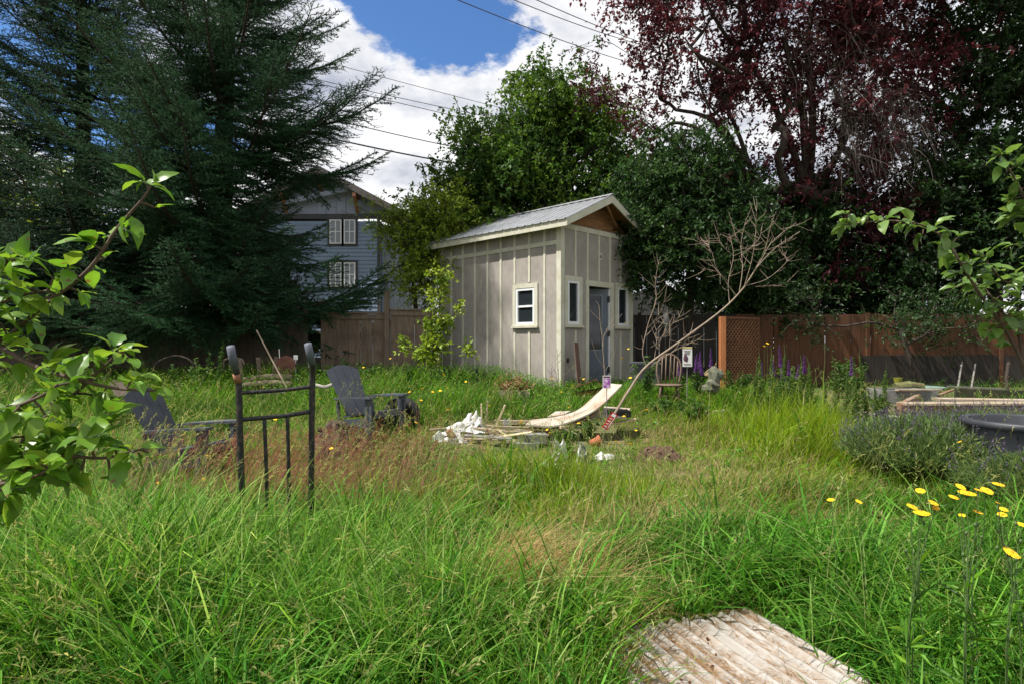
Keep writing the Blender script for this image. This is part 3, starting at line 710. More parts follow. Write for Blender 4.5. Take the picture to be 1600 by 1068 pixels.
# ------------------------------------------------------------------ overhead wires
m_wire = mat('wire sheath', (.03, .03, .035), rough=.6, bump=0)
def wire(p0, p1, r, label, e0=1.3, e1=.55):
    r *= 1.3
    A = P(*p0); B = P(*p1); A2 = A-(B-A)*e0; B2 = B+(B-A)*e1
    ts = np.linspace(0, 1, 40); pts = A2+(B2-A2)*ts[:, None]; ta, tb = e0/(1+e0+e1), (1+e0)/(1+e0+e1)
    sag = 4*.22*(ts-ta)*(tb-ts)*-1; pts[:, 2] += sag
    b = MB(); b.tube(pts, r, 5); one('overhead_wire', b, m_wire, label, 'wire', pts[20], 'power and telephone wires across the sky', True)
wire((715, 0, 17), (905, 73, 23), .011, 'thin wire crossing the blue sky gap toward the purple tree', 1.0)
wire((803, 0, 17), (960, 58, 22), .010, 'wire at the top of the sky, middle of the three upper ones', .8)
wire((838, 0, 17), (1000, 66, 22), .010, 'topmost right wire running into the purple tree', .8)
wire((430, 75, 22), (760, 163, 24), .008, 'faint thin wire leaving the spruce, highest of the lower wires')
wire((375, 97, 22), (740, 178, 24), .010, 'second wire below the highest leaving the spruce')
wire((385, 103, 22), (735, 187, 24), .010, 'third wire down leaving the spruce')
wire((545, 193, 21), (715, 231, 22), .013, 'low wire between the spruce tip and the green tree', 1.6)
wire((560, 226, 21), (715, 256, 22), .022, 'lowest and thickest black cable between the spruce and the green tree', 1.6)
# ------------------------------------------------------------------ trees
m_bark = mat('dark bark', (.055, .042, .032), (.03, .022, .018), rough=.95, scale=18, stretch=(1, 1, .3), bump=.9)
m_twigd = mat('dead twig', (.30, .235, .18), (.20, .15, .11), rough=.85, scale=16, stretch=(1, 1, .4), bump=.4)
m_greytwig = mat('grey twig', (.17, .14, .125), (.11, .09, .08), rough=.9, scale=16, bump=.3)
def rnd(a, b): return float(R.uniform(a, b))

class Tubes:
    """many thin tapering tubes, triangular or n-sided, built with numpy"""
    def __init__(s, n=4): s.V = []; s.F = []; s.o = 0; s.k = n
    def add(s, pts, r):
        pts = np.asarray(pts, float); m = len(pts); n = s.k
        r = np.full(m, r) if np.isscalar(r) else np.asarray(r)
        T = unit(np.gradient(pts, axis=0)); ref = np.where(np.abs(T[:, 2:3]) > .9, np.array([[1.0, 0, 0]]), np.array([[0, 0, 1.0]]))
        U = unit(np.cross(T, ref)); Wv = np.cross(T, U); a = np.arange(n)*2*math.pi/n
        V = pts[:, None]+r[:, None, None]*(np.cos(a)[None, :, None]*U[:, None]+np.sin(a)[None, :, None]*Wv[:, None])
        i = np.arange(m-1)[:, None]*n; j = np.arange(n)[None]; j2 = (j+1) % n
        Fq = np.stack([i+j, i+j2, i+n+j2, i+n+j], -1).reshape(-1, 4)+s.o
        s.V.append(V.reshape(-1, 3)); s.F.append(Fq); s.o += m*n
    def build(s, name, m, parent=None, smooth=True): return npmesh(name, np.vstack(s.V), [np.vstack(s.F)], m, parent, smooth=smooth)

def spruce(name, label, px_, Y, Ht, r0, nb, Lmax, zlo, sides=None, stops=None, dens=46, group=None, gaps=None, zfull=10.0, lenf=None):
    base = G(px_, Y); e = empty(name, base, label, 'tree', group)
    tr = Tubes(9); zz_ = np.linspace(0, Ht, 14); wob = np.stack([.05*np.sin(zz_*.9+px_), .05*np.cos(zz_*.7), zz_], 1)
    tr.add(base+wob, r0*(1-zz_/Ht)**.9+.015); tr.build('trunk', m_bark, e)
    bt = Tubes(4); sh_p, sh_d, sh_l = [], [], []      # shoots: start, direction, length
    for k in range(nb):
        f = (k+R.uniform(0, 1))/nb; z = zlo+(Ht-zlo)*f**1.15
        az = R.uniform(0, 2*math.pi) if sides is None or R.uniform() < .25 else R.normal(sides[0], sides[1])
        Lb = Lmax*max(.06, (1-(z/Ht))**.75)*R.uniform(.62, 1.12)
        if gaps and gaps(z, az): continue
        if lenf: Lb = lenf(z, az, Lb)
        el = -.14+.72*sstep(1.5, Ht*.7, z)+R.normal(0, .10)
        m = 9; ts = np.linspace(0, 1, m); hd = np.array([math.cos(az), math.sin(az), 0]); sd_ = np.array([-math.sin(az), math.cos(az), 0])
        up = math.tan(el)*ts - .13*np.sin(ts*math.pi)*(1-.5*f) + .14*ts**3
        side = R.normal(0, .10)*ts**2
        pts = base+np.array([0, 0, z])+Lb*(ts[:, None]*hd+up[:, None]*np.array([0, 0, 1])+side[:, None]*sd_)
        bt.add(pts, (.008+.011*Lb)*(1-ts)**.8+.0035)
        full = z < zfull
        ns = int(Lb*(17 if full else 8))+3; 
        for q in range(ns):
            t = .16+.84*(q+R.uniform(0, 1))/ns; i = min(int(t*(m-1)), m-2); fr = t*(m-1)-i; p0 = pts[i]*(1-fr)+pts[i+1]*fr; T = unit(pts[i+1]-pts[i])
            sgn = 1 if q % 2 else -1
            L2 = Lb*.36*(1.02-t)**.75*R.uniform(.6, 1.25)+.09
            d = unit(T*R.uniform(.65, .95)+sgn*np.cross(T, (0, 0, 1))*R.uniform(.6, .9)+np.array([0, 0, R.normal(-.12, .16)]))
            drop = R.uniform(.02, .22); nn = max(2, int(L2/.075)); 
            tt = np.linspace(0, 1, 5); sp = p0+L2*(tt[:, None]*d+np.array([0, 0, -1])*(drop*tt**1.6)[:, None]); bt.add(sp[[0, 2, 4]], [.0045, .0035, .002])
            for w in range(4): sh_p.append(sp[w]); sh_d.append(sp[w+1]-sp[w]); sh_l.append(np.linalg.norm(sp[w+1]-sp[w]))
            for w in range(nn):
                u_ = .15+.85*(w+.5)/nn; ip = sp[0]+(sp[-1]-sp[0])*u_; ip = ip+np.array([0, 0, .25*drop*L2*math.sin(u_*math.pi)])
                s2 = 1 if w % 2 else -1; d3 = unit(d*.8+s2*np.cross(d, (0, 0, 1))*.75+R.normal(0, .18, 3)+np.array([0, 0, -.05]))
                sh_p.append(ip); sh_d.append(d3); sh_l.append(R.uniform(.07, .17)*(.7+.5*L2))
        sh_p.append(pts[-2]); sh_d.append(pts[-1]-pts[-2]); sh_l.append(np.linalg.norm(pts[-1]-pts[-2])+.10)
    bt.build('branches', m_bark, e)
    Pp = np.array(sh_p); D = unit(np.array(sh_d)); Ls = np.array(sh_l); cnt = np.maximum(5, (Ls*dens).astype(int)); idx = np.repeat(np.arange(len(Pp)), cnt); n = len(idx)
    u_ = R.uniform(0, 1, n)*Ls[idx]; Dd = D[idx]; rv = R.normal(0, 1, (n, 3)); rv = unit(rv-Dd*np.sum(rv*Dd, 1)[:, None])
    nd = unit(Dd*.75+rv*.85); p0 = Pp[idx]+Dd*u_[:, None]; ln = R.uniform(.026, .042, n)[:, None]; wv = np.cross(nd, Dd); wv = unit(wv)*.0062
    V = np.stack([p0-wv, p0+wv, p0+nd*ln], 1).reshape(-1, 3)
    shc = mixcol(len(Pp), stops or [(.012, .034, .024), (.022, .058, .036), (.035, .082, .05)]); c = np.repeat(shc[idx], 3, 0)
    npmesh('foliage', V, [np.arange(3*n).reshape(-1, 3)], leafmat('spruce needle', .15, .75, .12, 1.1), e, col=c)
    print('spruce', len(Pp), n); return e, n
TREES = []
def reach(z, az, Lb):
    c = math.cos(az)
    if 2.75 < z < 5.3 and c > .2: return min(Lb, rnd(1.25, 1.9)/c)
    if z > 6.7 and c > .1: return min(Lb, rnd(1.5, 2.5)/max(c, .4))
    if 5.3 < z <= 6.7 and c > .75: return max(Lb, rnd(3.0, 4.3))
    if z < 2.7 and c > .8: return max(min(Lb, 4.3), rnd(3.2, 4.2))
    return Lb
spruce('spruce_tree', 'large dense dark spruce whose long tips reach toward the house', 352, 14.7, 19, .27, 320, 5.3, 2.15, (-.85, 1.0), [(.016, .05, .024), (.03, .082, .036), (.048, .115, .05)], dens=150, zfull=9.6, lenf=reach)
spruce('spruce_tree', 'open spruce with a bare dark trunk showing against the sky at left', 128, 14.9, 17, .22, 310, 3.9, 2.0, (-1.4, 1.1), [(.014, .038, .022), (.024, .062, .032), (.034, .082, .042)], dens=130,
       gaps=lambda z, az: 4.2 < z < 6.8 and R.uniform() < .5)
spruce('spruce_tree', 'spruce at the far left edge behind the leaning fence', -60, 14.6, 13, .2, 100, 3.4, 1.9, (-.6, 1.1), [(.012, .03, .02), (.02, .05, .03)], dens=100)

def crown_tree(name, label, base, blobs, stops, nclump, ntw, nlf, Lf, twl=.5, sig=.22, trunk=None, r0=.14, cat='tree', group=None, lm=None, asp=.55, minr=.45, bark=None, droop=-.1, extra=None, bare=0.0, clj=.10, foln='foliage'):
    """tree from crown volumes: blobs = (px,py,r_px,Y[,squash])"""
    base = np.asarray(base, float); e = empty(name, base, label, cat, group); bark = bark or m_bark
    Cs, Rs, wt = [], [], []
    for q in blobs:
        c = P(q[0], q[1], q[3]); r = q[2]/F*q[3]; Cs.append(c); Rs.append((r, r*(q[5] if len(q) > 5 else .95), r*(q[4] if len(q) > 4 else 1))); wt.append(r**2.2*(q[6] if len(q) > 6 else 1))
    Cs, Rs, wt = np.array(Cs), np.array(Rs), np.array(wt); k = R.choice(len(Cs), nclump, p=wt/wt.sum())
    d = unit(R.normal(0, 1, (nclump, 3))); rad_ = R.uniform(minr**3, 1, nclump)**(1/3)
    cl = Cs[k]+d*Rs[k]*rad_[:, None]
    cl[:, 2] = np.maximum(cl[:, 2], .55)
    outd = d
    # skeleton: every clump joins the nearest lower node
    tp = np.array(trunk, float) if trunk is not None else np.stack([base+(Cs.mean(0)-base)*np.array([f, f, f]) for f in np.linspace(0, 1, 6)])
    nd = [tp[0]]; par = [-1]
    for i in range(1, len(tp)): nd.append(tp[i]); par.append(i-1)
    root_n = len(nd); axis = tp[min(2, len(tp)-1)]
    order = np.argsort(np.linalg.norm(cl-axis, axis=1)); leafnode = np.zeros(nclump, int)
    for ci in order:
        A = np.array(nd); dv = cl[ci]-A; dist = np.linalg.norm(dv, axis=1)+1.2*np.maximum(0, -dv[:, 2])+.25*np.linalg.norm(A-axis, axis=1)
        if len(A) > 2: dist[0] += 5
        j = int(np.argmin(dist)); L_ = np.linalg.norm(cl[ci]-A[j]); m = max(2, int(L_/.35)); prev = j; pth = []
        bend = R.normal(0, .12*L_, 3); bend[2] = abs(bend[2])*.6
        for s in range(1, m+1):
            t = s/m; q = A[j]+(cl[ci]-A[j])*t+bend*math.sin(math.pi*t)+R.normal(0, .03, 3); nd.append(q); par.append(prev); prev = len(nd)-1
        leafnode[ci] = prev
    nd = np.array(nd); par = np.array(par); w = np.zeros(len(nd)); w[leafnode] += 1
    for i in range(len(nd)-1, 0, -1): w[par[i]] += w[i]
    rr = r0*np.sqrt(np.maximum(w, .15)/nclump); rr = np.maximum(rr, .006)
    tr, br = Tubes(8), Tubes(5)
    ch = {}
    for i in range(1, len(nd)): ch.setdefault(par[i], []).append(i)
    tr.add(nd[:root_n], np.maximum(rr[:root_n], r0*np.linspace(1, .35, root_n)))
    done = set(range(root_n))
    for i in range(root_n, len(nd)):
        if i in done: continue
        path = [par[i]]; cur = i
        while True:
            path.append(cur); done.add(cur); nx_ = [c for c in ch.get(cur, []) if c not in done]
            if not nx_: break
            cur = max(nx_, key=lambda c: w[c])
        pr = rr[path].copy(); pr[0] = min(pr[0], pr[1]*1.15); br.add(nd[path], pr)
    # twigs and leaves
    keepc = R.uniform(0, 1, nclump) >= bare
    ci = np.repeat(np.arange(nclump)[keepc], ntw); n = len(ci)
    tp0 = cl[ci]+R.normal(0, sig, (n, 3))*np.array([1, 1, .75]); td = unit(R.normal(0, 1, (n, 3))+outd[ci]*.8+np.array([0, 0, .15])); tl = twl*R.uniform(.5, 1.3, n)
    sub = R.uniform(0, 1, n) < .35
    for a, dd, ll, c_ in zip(tp0[sub], td[sub], tl[sub], ci[sub]): br.add(np.array([cl[c_]*.5+a*.5, a+dd*ll*.4, a+dd*ll]), [.006, .005, .003])
    tr.build('trunk', bark, e)
    br.build('branches', bark, e)
    ti = np.repeat(np.arange(n), nlf); u_ = R.uniform(.0, 1, len(ti)); pp = tp0[ti]+td[ti]*(tl[ti]*u_)[:, None]+np.array([0, 0, -.12])*(u_**2*tl[ti])[:, None]+R.normal(0, .02, (len(ti), 3))
    ld = unit(td[ti]*.6+R.normal(0, .7, (len(ti), 3))+np.array([0, 0, droop]))
    Ll = Lf*R.uniform(.6, 1.25, len(ti)); V, T = leaves(pp, ld, Ll, Ll*asp*R.uniform(.8, 1.15, len(ti)))
    cc = mixcol(nclump, stops, jit=clj); c = cc[ci][ti]*(1+R.normal(0, .16, (len(ti), 1))); c = np.clip(c, 0.003, 1)
    npmesh(foln, V, [T], lm or leafmat('tree leaf', .38, .5, .3, 1.2), e, col=np.repeat(c, 4, 0))
    return e
GR = [(.03, .075, .012), (.05, .115, .018), (.085, .165, .022), (.12, .20, .03)]
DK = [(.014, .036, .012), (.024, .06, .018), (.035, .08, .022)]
PUR = [(.044, .014, .021), (.075, .019, .03), (.13, .026, .044), (.06, .026, .03)]
YEL = [(.16, .26, .024), (.25, .33, .034), (.11, .20, .02)]
crown_tree('broadleaf_tree', 'green broadleaf tree rising behind the shed roof', G(800, 17), [(850, 175, 66, 17), (778, 250, 66, 17), (890, 250, 100, 17.3), (725, 350, 70, 16.8), (800, 330, 110, 17), (660, 385, 38, 16.5), (940, 330, 90, 17), (718, 215, 18, 16.6), (690, 290, 20, 16.6)],
           GR, 430, 17, 14, .12, .55, .28, r0=.16)
crown_tree('broadleaf_tree', 'brownish purple leaved tree tangled into the green tree behind the shed', G(850, 18.3), [(860, 230, 60, 18.3), (800, 260, 50, 18.2), (920, 170, 50, 18)], PUR+[(.06, .03, .02)], 80, 14, 12, .10, .5, .25, r0=.08)
crown_tree('young_tree', 'small yellow green tree in front of the neighbouring house', G(660, 15.5), [(645, 360, 34, 15.5), (685, 400, 42, 15.5), (615, 365, 22, 15.6), (655, 440, 35, 15.4), (600, 340, 22, 15.4), (575, 350, 12, 15.4), (700, 330, 40, 15.6)],
           YEL, 110, 11, 12, .085, .45, .2, r0=.06)
# purple leaved plum with its hooked limb
pt = [G(1270, 15.2), P(1262, 480, 15.2), P(1255, 380, 15.2), P(1262, 290, 15.2), P(1255, 180, 15.2), P(1225, 60, 15.2)]
plum = crown_tree('plum_tree', 'tall purple leaved plum tree with dark trunk and open crown', G(1270, 15.2),
           [(990, 60, 75, 15, 1, .95, .65), (1100, 40, 110, 15.2, 1, .95, .6), (1060, 170, 90, 15, 1, .95, .5), (1220, 60, 120, 15.5), (1370, 60, 130, 15.4), (1300, 180, 90, 15), (1190, 230, 80, 15.2, 1, .95, .6), (1450, 130, 70, 15.2), (930, 130, 34, 15), (1100, -90, 150, 15.3), (1330, -80, 170, 15.5), (1250, 300, 60, 15.4), (1120, 270, 45, 15), (1330, 330, 75, 15.3), (1400, 260, 70, 15.2), (1290, 400, 60, 15.3), (1420, 350, 50, 15.2)],
           PUR, 620, 12, 13, .112, .5, .28, trunk=pt, r0=.20, minr=.3, lm=leafmat('plum leaf', .42, .5, .25, 1.25), bare=.0)
lt = Tubes(7)
def limb(pix, r, Y=15.2, tb=lt, dy=0.0):
    q = np.array([P(a, b_, Y+dy*i/len(pix)) for i, (a, b_) in enumerate(pix)]); t = np.linspace(0, len(q)-1, len(q)*4); i = np.minimum(t.astype(int), len(q)-2); f = (t-i)[:, None]
    pm = np.concatenate([[2*q[0]-q[1]], q, [2*q[-1]-q[-2]]]); a0, a1, a2, a3 = pm[i], pm[i+1], pm[i+2], pm[i+3]
    c = .5*((2*a1)+(-a0+a2)*f+(2*a0-5*a1+4*a2-a3)*f**2+(-a0+3*a1-3*a2+a3)*f**3); tb.add(c, np.linspace(r[0], r[1], len(c)))
limb([(1205, 350), (1178, 270), (1150, 242), (1112, 236), (1103, 212), (1082, 198), (1050, 193), (1022, 214), (985, 235)], (.085, .025), dy=-.6)
limb([(1240, 420), (1205, 350), (1185, 300), (1150, 200), (1110, 120), (1070, 60)], (.10, .02))
limb([(1262, 300), (1225, 200), (1180, 110), (1130, 50), (1090, -20)], (.10, .03))
limb([(1262, 300), (1270, 180), (1262, 60), (1290, -60)], (.12, .04))
limb([(1262, 330), (1320, 220), (1370, 120), (1440, 30)], (.10, .03))
limb([(1150, 242), (1110, 175), (1080, 100)], (.03, .01)); limb([(1112, 236), (1060, 232), (1010, 190), (960, 160)], (.025, .008))
limb([(1180, 110), (1195, 40), (1180, -30)], (.04, .015)); limb([(1130, 190), (1100, 150), (1090, 90), (1110, 30)], (.03, .01))
lt.build('limbs', m_bark, plum)
dt = Tubes(4)      # the grey curtain of dead twigs
for k in range(560):
    a, b_ = rnd(1300, 1440), rnd(120, 250); 
    if rnd(0, 1) < .3: a, b_ = rnd(1220, 1400), rnd(20, 160)
    p0 = P(a, b_, rnd(13.9, 14.8)); l = rnd(.35, 1.5); dx, dy = R.normal(.12, .3), R.normal(0, .3); ts = np.linspace(0, 1, 5)
    dt.add(p0+np.stack([dx*l*ts+.05*np.sin(ts*6+k), dy*l*ts, -.1*ts*l-.85*l*ts**1.6], 1), np.linspace(.0055, .002, 5))
    if k % 2: dt.add(p0+np.stack([dx*l*ts*-1.6, dy*l*ts, .3*l*ts-.35*l*ts**2], 1), np.linspace(.007, .003, 5))
dt.build('dead_twigs', m_greytwig, plum)
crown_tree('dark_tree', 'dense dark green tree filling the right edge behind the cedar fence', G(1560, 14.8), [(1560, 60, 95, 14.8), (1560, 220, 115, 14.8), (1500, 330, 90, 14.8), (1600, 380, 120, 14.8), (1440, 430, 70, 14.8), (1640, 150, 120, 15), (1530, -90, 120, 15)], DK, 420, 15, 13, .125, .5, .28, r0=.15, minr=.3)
crown_tree('hawthorn_bush', 'dark rounded bush pressing against the right side of the shed roof', G(1075, 14.6), [(1060, 300, 85, 14.7), (1090, 380, 95, 14.5), (1020, 385, 55, 14.2, 1, .6), (1130, 330, 70, 14.8), (1015, 430, 34, 14.4), (1150, 420, 60, 14.6)],
           [(.02, .05, .016), (.032, .078, .022), (.05, .105, .028)], 330, 18, 14, .10, .42, .24, r0=.12, minr=.4, cat='bush')
crown_tree('dark_shrub', 'dark ivy covered shrub behind the lattice and cedar fence', G(1240, 15.4), [(1230, 400, 85, 15.5), (1200, 470, 60, 15.3), (1280, 350, 60, 15.6), (1270, 450, 55, 15.6), (1150, 470, 45, 15.4)], DK, 260, 14, 12, .12, .45, .26, r0=.1, cat='bush', minr=.3)
crown_tree('dark_shrub', 'loose dark shrub with sky showing through above the cedar fence', G(1390, 16), [(1370, 440, 70, 16), (1440, 460, 60, 15.6), (1330, 470, 45, 15.7), (1420, 380, 60, 16)], DK, 190, 13, 11, .12, .45, .3, r0=.08, cat='bush')
crown_tree('dark_shrub', 'small dark bush hanging over the cedar fence into the garden', G(1440, 13.0), [(1440, 480, 42, 13.2), (1490, 500, 45, 13.1), (1260, 480, 30, 13.3), (1400, 510, 26, 13.0)], [(.02, .05, .016), (.035, .078, .022)], 46, 9, 10, .075, .4, .2, r0=.05, cat='bush')
crown_tree('broadleaf_tree', 'bright green tree glimpsed through the spruces at the far left', G(20, 20), [(40, 290, 70, 20), (10, 400, 80, 20), (120, 350, 60, 20.5), (-60, 330, 90, 20)], YEL+GR, 130, 12, 10, .15, .6, .35, r0=.12)
crown_tree('dark_shrub', 'dark hedge mass added behind the leaning fence to block light below the spruces', G(250, 16.5), [(250, 420, 70, 16.5), (330, 440, 60, 16.3), (160, 440, 60, 16.6), (410, 450, 50, 16.2), (80, 450, 60, 16.5)], DK, 200, 14, 12, .13, .5, .3, r0=.1, cat='bush')  # hedge added to block light behind the lower trees
# ------------------------------------------------------------------ near branches with modelled leaves
def bigleaves(Pb, D, Nrm, L, Wd_, fold, droop):
    """folded, curled oval leaves with a short stalk; (n,..) arrays"""
    n = len(Pb); D = unit(D); S = unit(np.cross(D, Nrm)); Nn = np.cross(S, D)
    ts = np.array([0, .15, .18, .24, .34, .48, .62, .76, .88, .95, 1.0]); wp = np.array([.025, .025, .26, .58, .87, 1.0, .95, .74, .42, .17, .0])
    side = np.array([-1, -.5, 0, .5, 1]); L = L[:, None, None]; Wd_ = Wd_[:, None, None]
    T = ts[None, :, None]; Sg = side[None, None, :]; w = wp[None, :, None]; wav = 1+.10*np.sin(T*23+Pb[:, :1, None]*90)
    a = L*(T-.10*T*T*np.abs(droop)[:, None, None]) + 0*Sg; s_ = Wd_/2*w*Sg*wav
    z = fold[:, None, None]*Wd_/2*w*np.abs(Sg)**1.4 - droop[:, None, None]*L*T**2.2*.5 + .02*L*np.sin(T*17+Pb[:, 2:3, None]*50)*np.abs(Sg)
    V = Pb[:, None, None, :]+a[..., None]*D[:, None, None]+s_[..., None]*S[:, None, None]+z[..., None]*Nn[:, None, None]
    V = V.reshape(n, -1, 3); m = len(ts); q = []
    for i in range(m-1):
        for j in range(4): q.append([i*5+j, i*5+j+1, (i+1)*5+j+1, (i+1)*5+j])
    Fq = (np.arange(n)[:, None, None]*(m*5)+np.array(q)[None]).reshape(-1, 4)
    return V.reshape(-1, 3), Fq, m*5
def smooth_path(q, k=5):
    q = np.asarray(q, float); t = np.linspace(0, len(q)-1, (len(q)-1)*k+1); i = np.minimum(t.astype(int), len(q)-2); f = (t-i)[:, None]
    pm = np.concatenate([[2*q[0]-q[1]], q, [2*q[-1]-q[-2]]]); a0, a1, a2, a3 = pm[i], pm[i+1], pm[i+2], pm[i+3]
    return .5*((2*a1)+(-a0+a2)*f+(2*a0-5*a1+4*a2-a3)*f**2+(-a0+3*a1-3*a2+a3)*f**3)
m_abark = mat('apple bark', (.11, .075, .05), (.06, .04, .03), rough=.8, scale=60, stretch=(1, 1, .4), bump=.5)
APL = [(.06, .15, .016), (.11, .235, .02), (.16, .30, .025), (.23, .34, .04)]
def leafy(e, paths, L0, step, per, stops, r0, r1, start=0.0, spread=1.0, up=.35, lm=None, tip=4, asp=.50):
    tb = Tubes(7); Bp, Bd, Bn, Bl = [], [], [], []
    for q in paths:
        c = smooth_path(q); tb.add(c, np.linspace(r0, r1, len(c))); seg = np.linalg.norm(np.diff(c, axis=0), axis=1); S_ = np.concatenate([[0], np.cumsum(seg)]); s = S_[-1]*start+rnd(0, step)
        while s < S_[-1]:
            i = min(np.searchsorted(S_, s)-1, len(c)-2); i = max(i, 0); f = (s-S_[i])/(seg[i]+1e-9); p0 = c[i]+(c[i+1]-c[i])*f; T = unit(c[i+1]-c[i])
            # a short spur with a rosette of leaves
            rv = unit(np.cross(T, R.normal(0, 1, 3))); rv = unit(rv+np.array([0, 0, up])); sl_ = rnd(.008, .055)*L0/.085; sp = p0+rv*sl_; tb.add(np.array([p0, (p0+sp)/2+T*.002, sp]), [.0028, .0026, .002])
            for k in range(R.integers(max(1, per-2), per+2)):
                d = unit(rv*.55+T*.25+R.normal(0, .62, 3)*spread); Bp.append(sp); Bd.append(d); Bl.append(L0*rnd(.35, 1.25))
            s += step*rnd(.6, 1.4)
        T = unit(c[-1]-c[-2])
        for k in range(tip): Bp.append(c[-1]-T*rnd(0, .02)); Bd.append(unit(T*.8+R.normal(0, .55, 3))); Bl.append(L0*rnd(.45, 1.0))
    Bp, Bd, Bl = np.array(Bp), np.array(Bd), np.array(Bl); n = len(Bp); Bd = unit(Bd*np.array([1, 1, .75])); Nn = unit(np.array([0, 0, 1.0])+R.normal(0, .38, (n, 3)))
    V, Fq, k = bigleaves(Bp, Bd, Nn, Bl, Bl*asp*R.uniform(.85, 1.15, n), R.uniform(.05, .45, n), R.uniform(.3, 1.5, n)); c = mixcol(n, stops, jit=.1)
    tb.build('branches', m_abark, e); npmesh('leaves', V, [Fq], lm or leafmat('apple leaf', .42, .38, .5, 1.35, 35.0), e, col=np.repeat(c, k, 0), smooth=True)
    print('leafy', n)
ap = empty('apple_tree', (-1.75, 1.55, 0), 'young apple tree with bright green leaves at the left edge of the photo', 'tree')
b = MB(); b.tube([(-1.75, 1.55, -.02), (-1.72, 1.55, .5), (-1.66, 1.53, .95), (-1.60, 1.5, 1.5), (-1.5, 1.5, 2.0)], [.035, .03, .025, .018, .010], 9); b.build('trunk', m_abark, ap, True)
def PP(l): return [P(*q) for q in l]
paths = [PP([(-180, 700, 1.55), (-60, 600, 1.5), (20, 520, 1.45), (85, 465, 1.4), (140, 420, 1.4), (185, 355, 1.4), (222, 312, 1.4), (240, 285, 1.4)]),
         PP([(-200, 620, 1.55), (-40, 540, 1.45), (55, 572, 1.35), (120, 592, 1.3), (180, 606, 1.3), (245, 610, 1.3)]),
         PP([(-200, 790, 1.55), (-20, 740, 1.4), (50, 670, 1.3), (110, 620, 1.3), (160, 575, 1.3), (190, 545, 1.3)]),
         PP([(-200, 800, 1.55), (-40, 770, 1.35), (60, 720, 1.3), (130, 680, 1.25), (178, 655, 1.25)]),
         PP([(-200, 830, 1.6), (-20, 740, 1.3), (80, 712, 1.25), (160, 715, 1.25), (225, 700, 1.25)]),
         PP([(-150, 520, 1.5), (-60, 480, 1.4), (5, 415, 1.35), (40, 405, 1.3)]),
         PP([(-150, 600, 1.5), (-60, 510, 1.4), (10, 470, 1.35), (70, 455, 1.35), (95, 465, 1.35)]),
         PP([(-200, 700, 1.5), (-80, 640, 1.35), (0, 640, 1.25), (60, 620, 1.2), (90, 600, 1.2)]),
         PP([(-200, 850, 1.5), (-80, 800, 1.3), (-10, 760, 1.2), (50, 745, 1.2), (80, 730, 1.2)])]
leafy(ap, paths[:2], .064, .040, 4, APL, .0075, .0022, .34, .9)
ap_side = paths[2:]
leafy(ap, ap_side, .064, .021, 5, APL, .0065, .002, .25, 1.0)
rt = empty('apple_sapling', G(1690, 3.05), 'slender leafy fruit sapling reaching in from the right edge', 'tree')
b = MB(); g0 = G(1690, 3.05); b.tube([g0, P(1660, 760, 3.05), P(1625, 640, 3.05), P(1600, 575, 3.0)], [.022, .018, .014, .012], 8); b.build('trunk', m_abark, rt, True)
rp = [PP([(1604, 582, 3.0), (1585, 540, 3.0), (1560, 500, 3.0), (1528, 455, 2.95), (1500, 410, 2.9), (1480, 378, 2.9), (1440, 352, 2.85), (1385, 345, 2.85), (1318, 352, 2.85)]),
      PP([(1600, 575, 3.0), (1590, 520, 3.05), (1560, 480, 3.05), (1530, 445, 3.1), (1490, 450, 3.1)]),
      PP([(1640, 420, 3.0), (1605, 320, 3.0), (1580, 270, 3.0), (1560, 242, 3.0)]),
      PP([(1640, 480, 3.0), (1610, 400, 3.0), (1600, 330, 3.0), (1575, 310, 3.0)]),
      PP([(1640, 520, 3.0), (1610, 490, 3.0), (1580, 500, 3.0), (1545, 520, 3.0)]),
      PP([(1640, 440, 3.0), (1605, 440, 3.0), (1570, 440, 2.95), (1535, 400, 2.9)])]
leafy(rt, rp, .088, .05, 5, [(.075, .15, .03), (.11, .20, .04), (.15, .25, .055)], .009, .003, .12, 1.0, .25)
# ------------------------------------------------------------------ garden objects
m_grip = mat('grey foam grip', (.10, .11, .14), (.075, .085, .11), rough=.6, scale=40, bump=.15)
m_tube = mat('black enamel tube', (.012, .012, .014), (.02, .02, .022), rough=.42, scale=30, bump=.06, spec=.3, c2=(.11, .08, .065), scale2=38, amt2=.45)
m_cop = mat('bare rusty metal', (.34, .15, .09), (.22, .09, .05), rough=.7, scale=30, bump=.2)
ht = empty('hand_truck', G(430, 4.0), 'black tubular hand truck standing upright in the tall grass', 'hand truck')
def tb(name, pix, r, m, par, n=12, sm=True, k=6):
    b = MB(); q = smooth_path([P(*p_) for p_ in pix], k) if len(pix) > 2 else np.array([P(*p_) for p_ in pix]); b.tube(q, r, n); return b.build(name, m, par, sm)
YL, YR = 3.9, 4.12
tb('side_tube', [(367, 572, YL-.05), (371, 588, YL-.02), (373, 600, YL), (375, 680, YL), (379, 800, YL), (381, 872, YL)], .0205, m_tube, ht)
tb('side_tube', [(488, 565, YR-.05), (489, 580, YR-.02), (488, 592, YR), (487, 680, YR), (486, 790, YR), (486, 855, YR)], .0205, m_tube, ht)
tb('grip', [(360, 541, YL-.10), (367, 575, YL-.045)], .025, m_grip, ht); tb('grip', [(481, 537, YR-.10), (488, 568, YR-.045)], .025, m_grip, ht)
b = MB(); b.tube([P(369, 584, YL-.035), P(372, 596, YL-.01)], .0222, 12); o = b.build('worn_band', m_cop, ht, True); o['label'] = 'worn coppery patch below the left grip'
tb('crossbar', [(375, 613, YL), (410, 611, YL+.06), (450, 608, YL+.15), (487, 603, YR)], .0135, m_tube, ht)
tb('crossbar', [(375, 655, YL), (410, 652, YL+.06), (450, 648, YL+.15), (487, 642, YR)], .015, m_tube, ht)
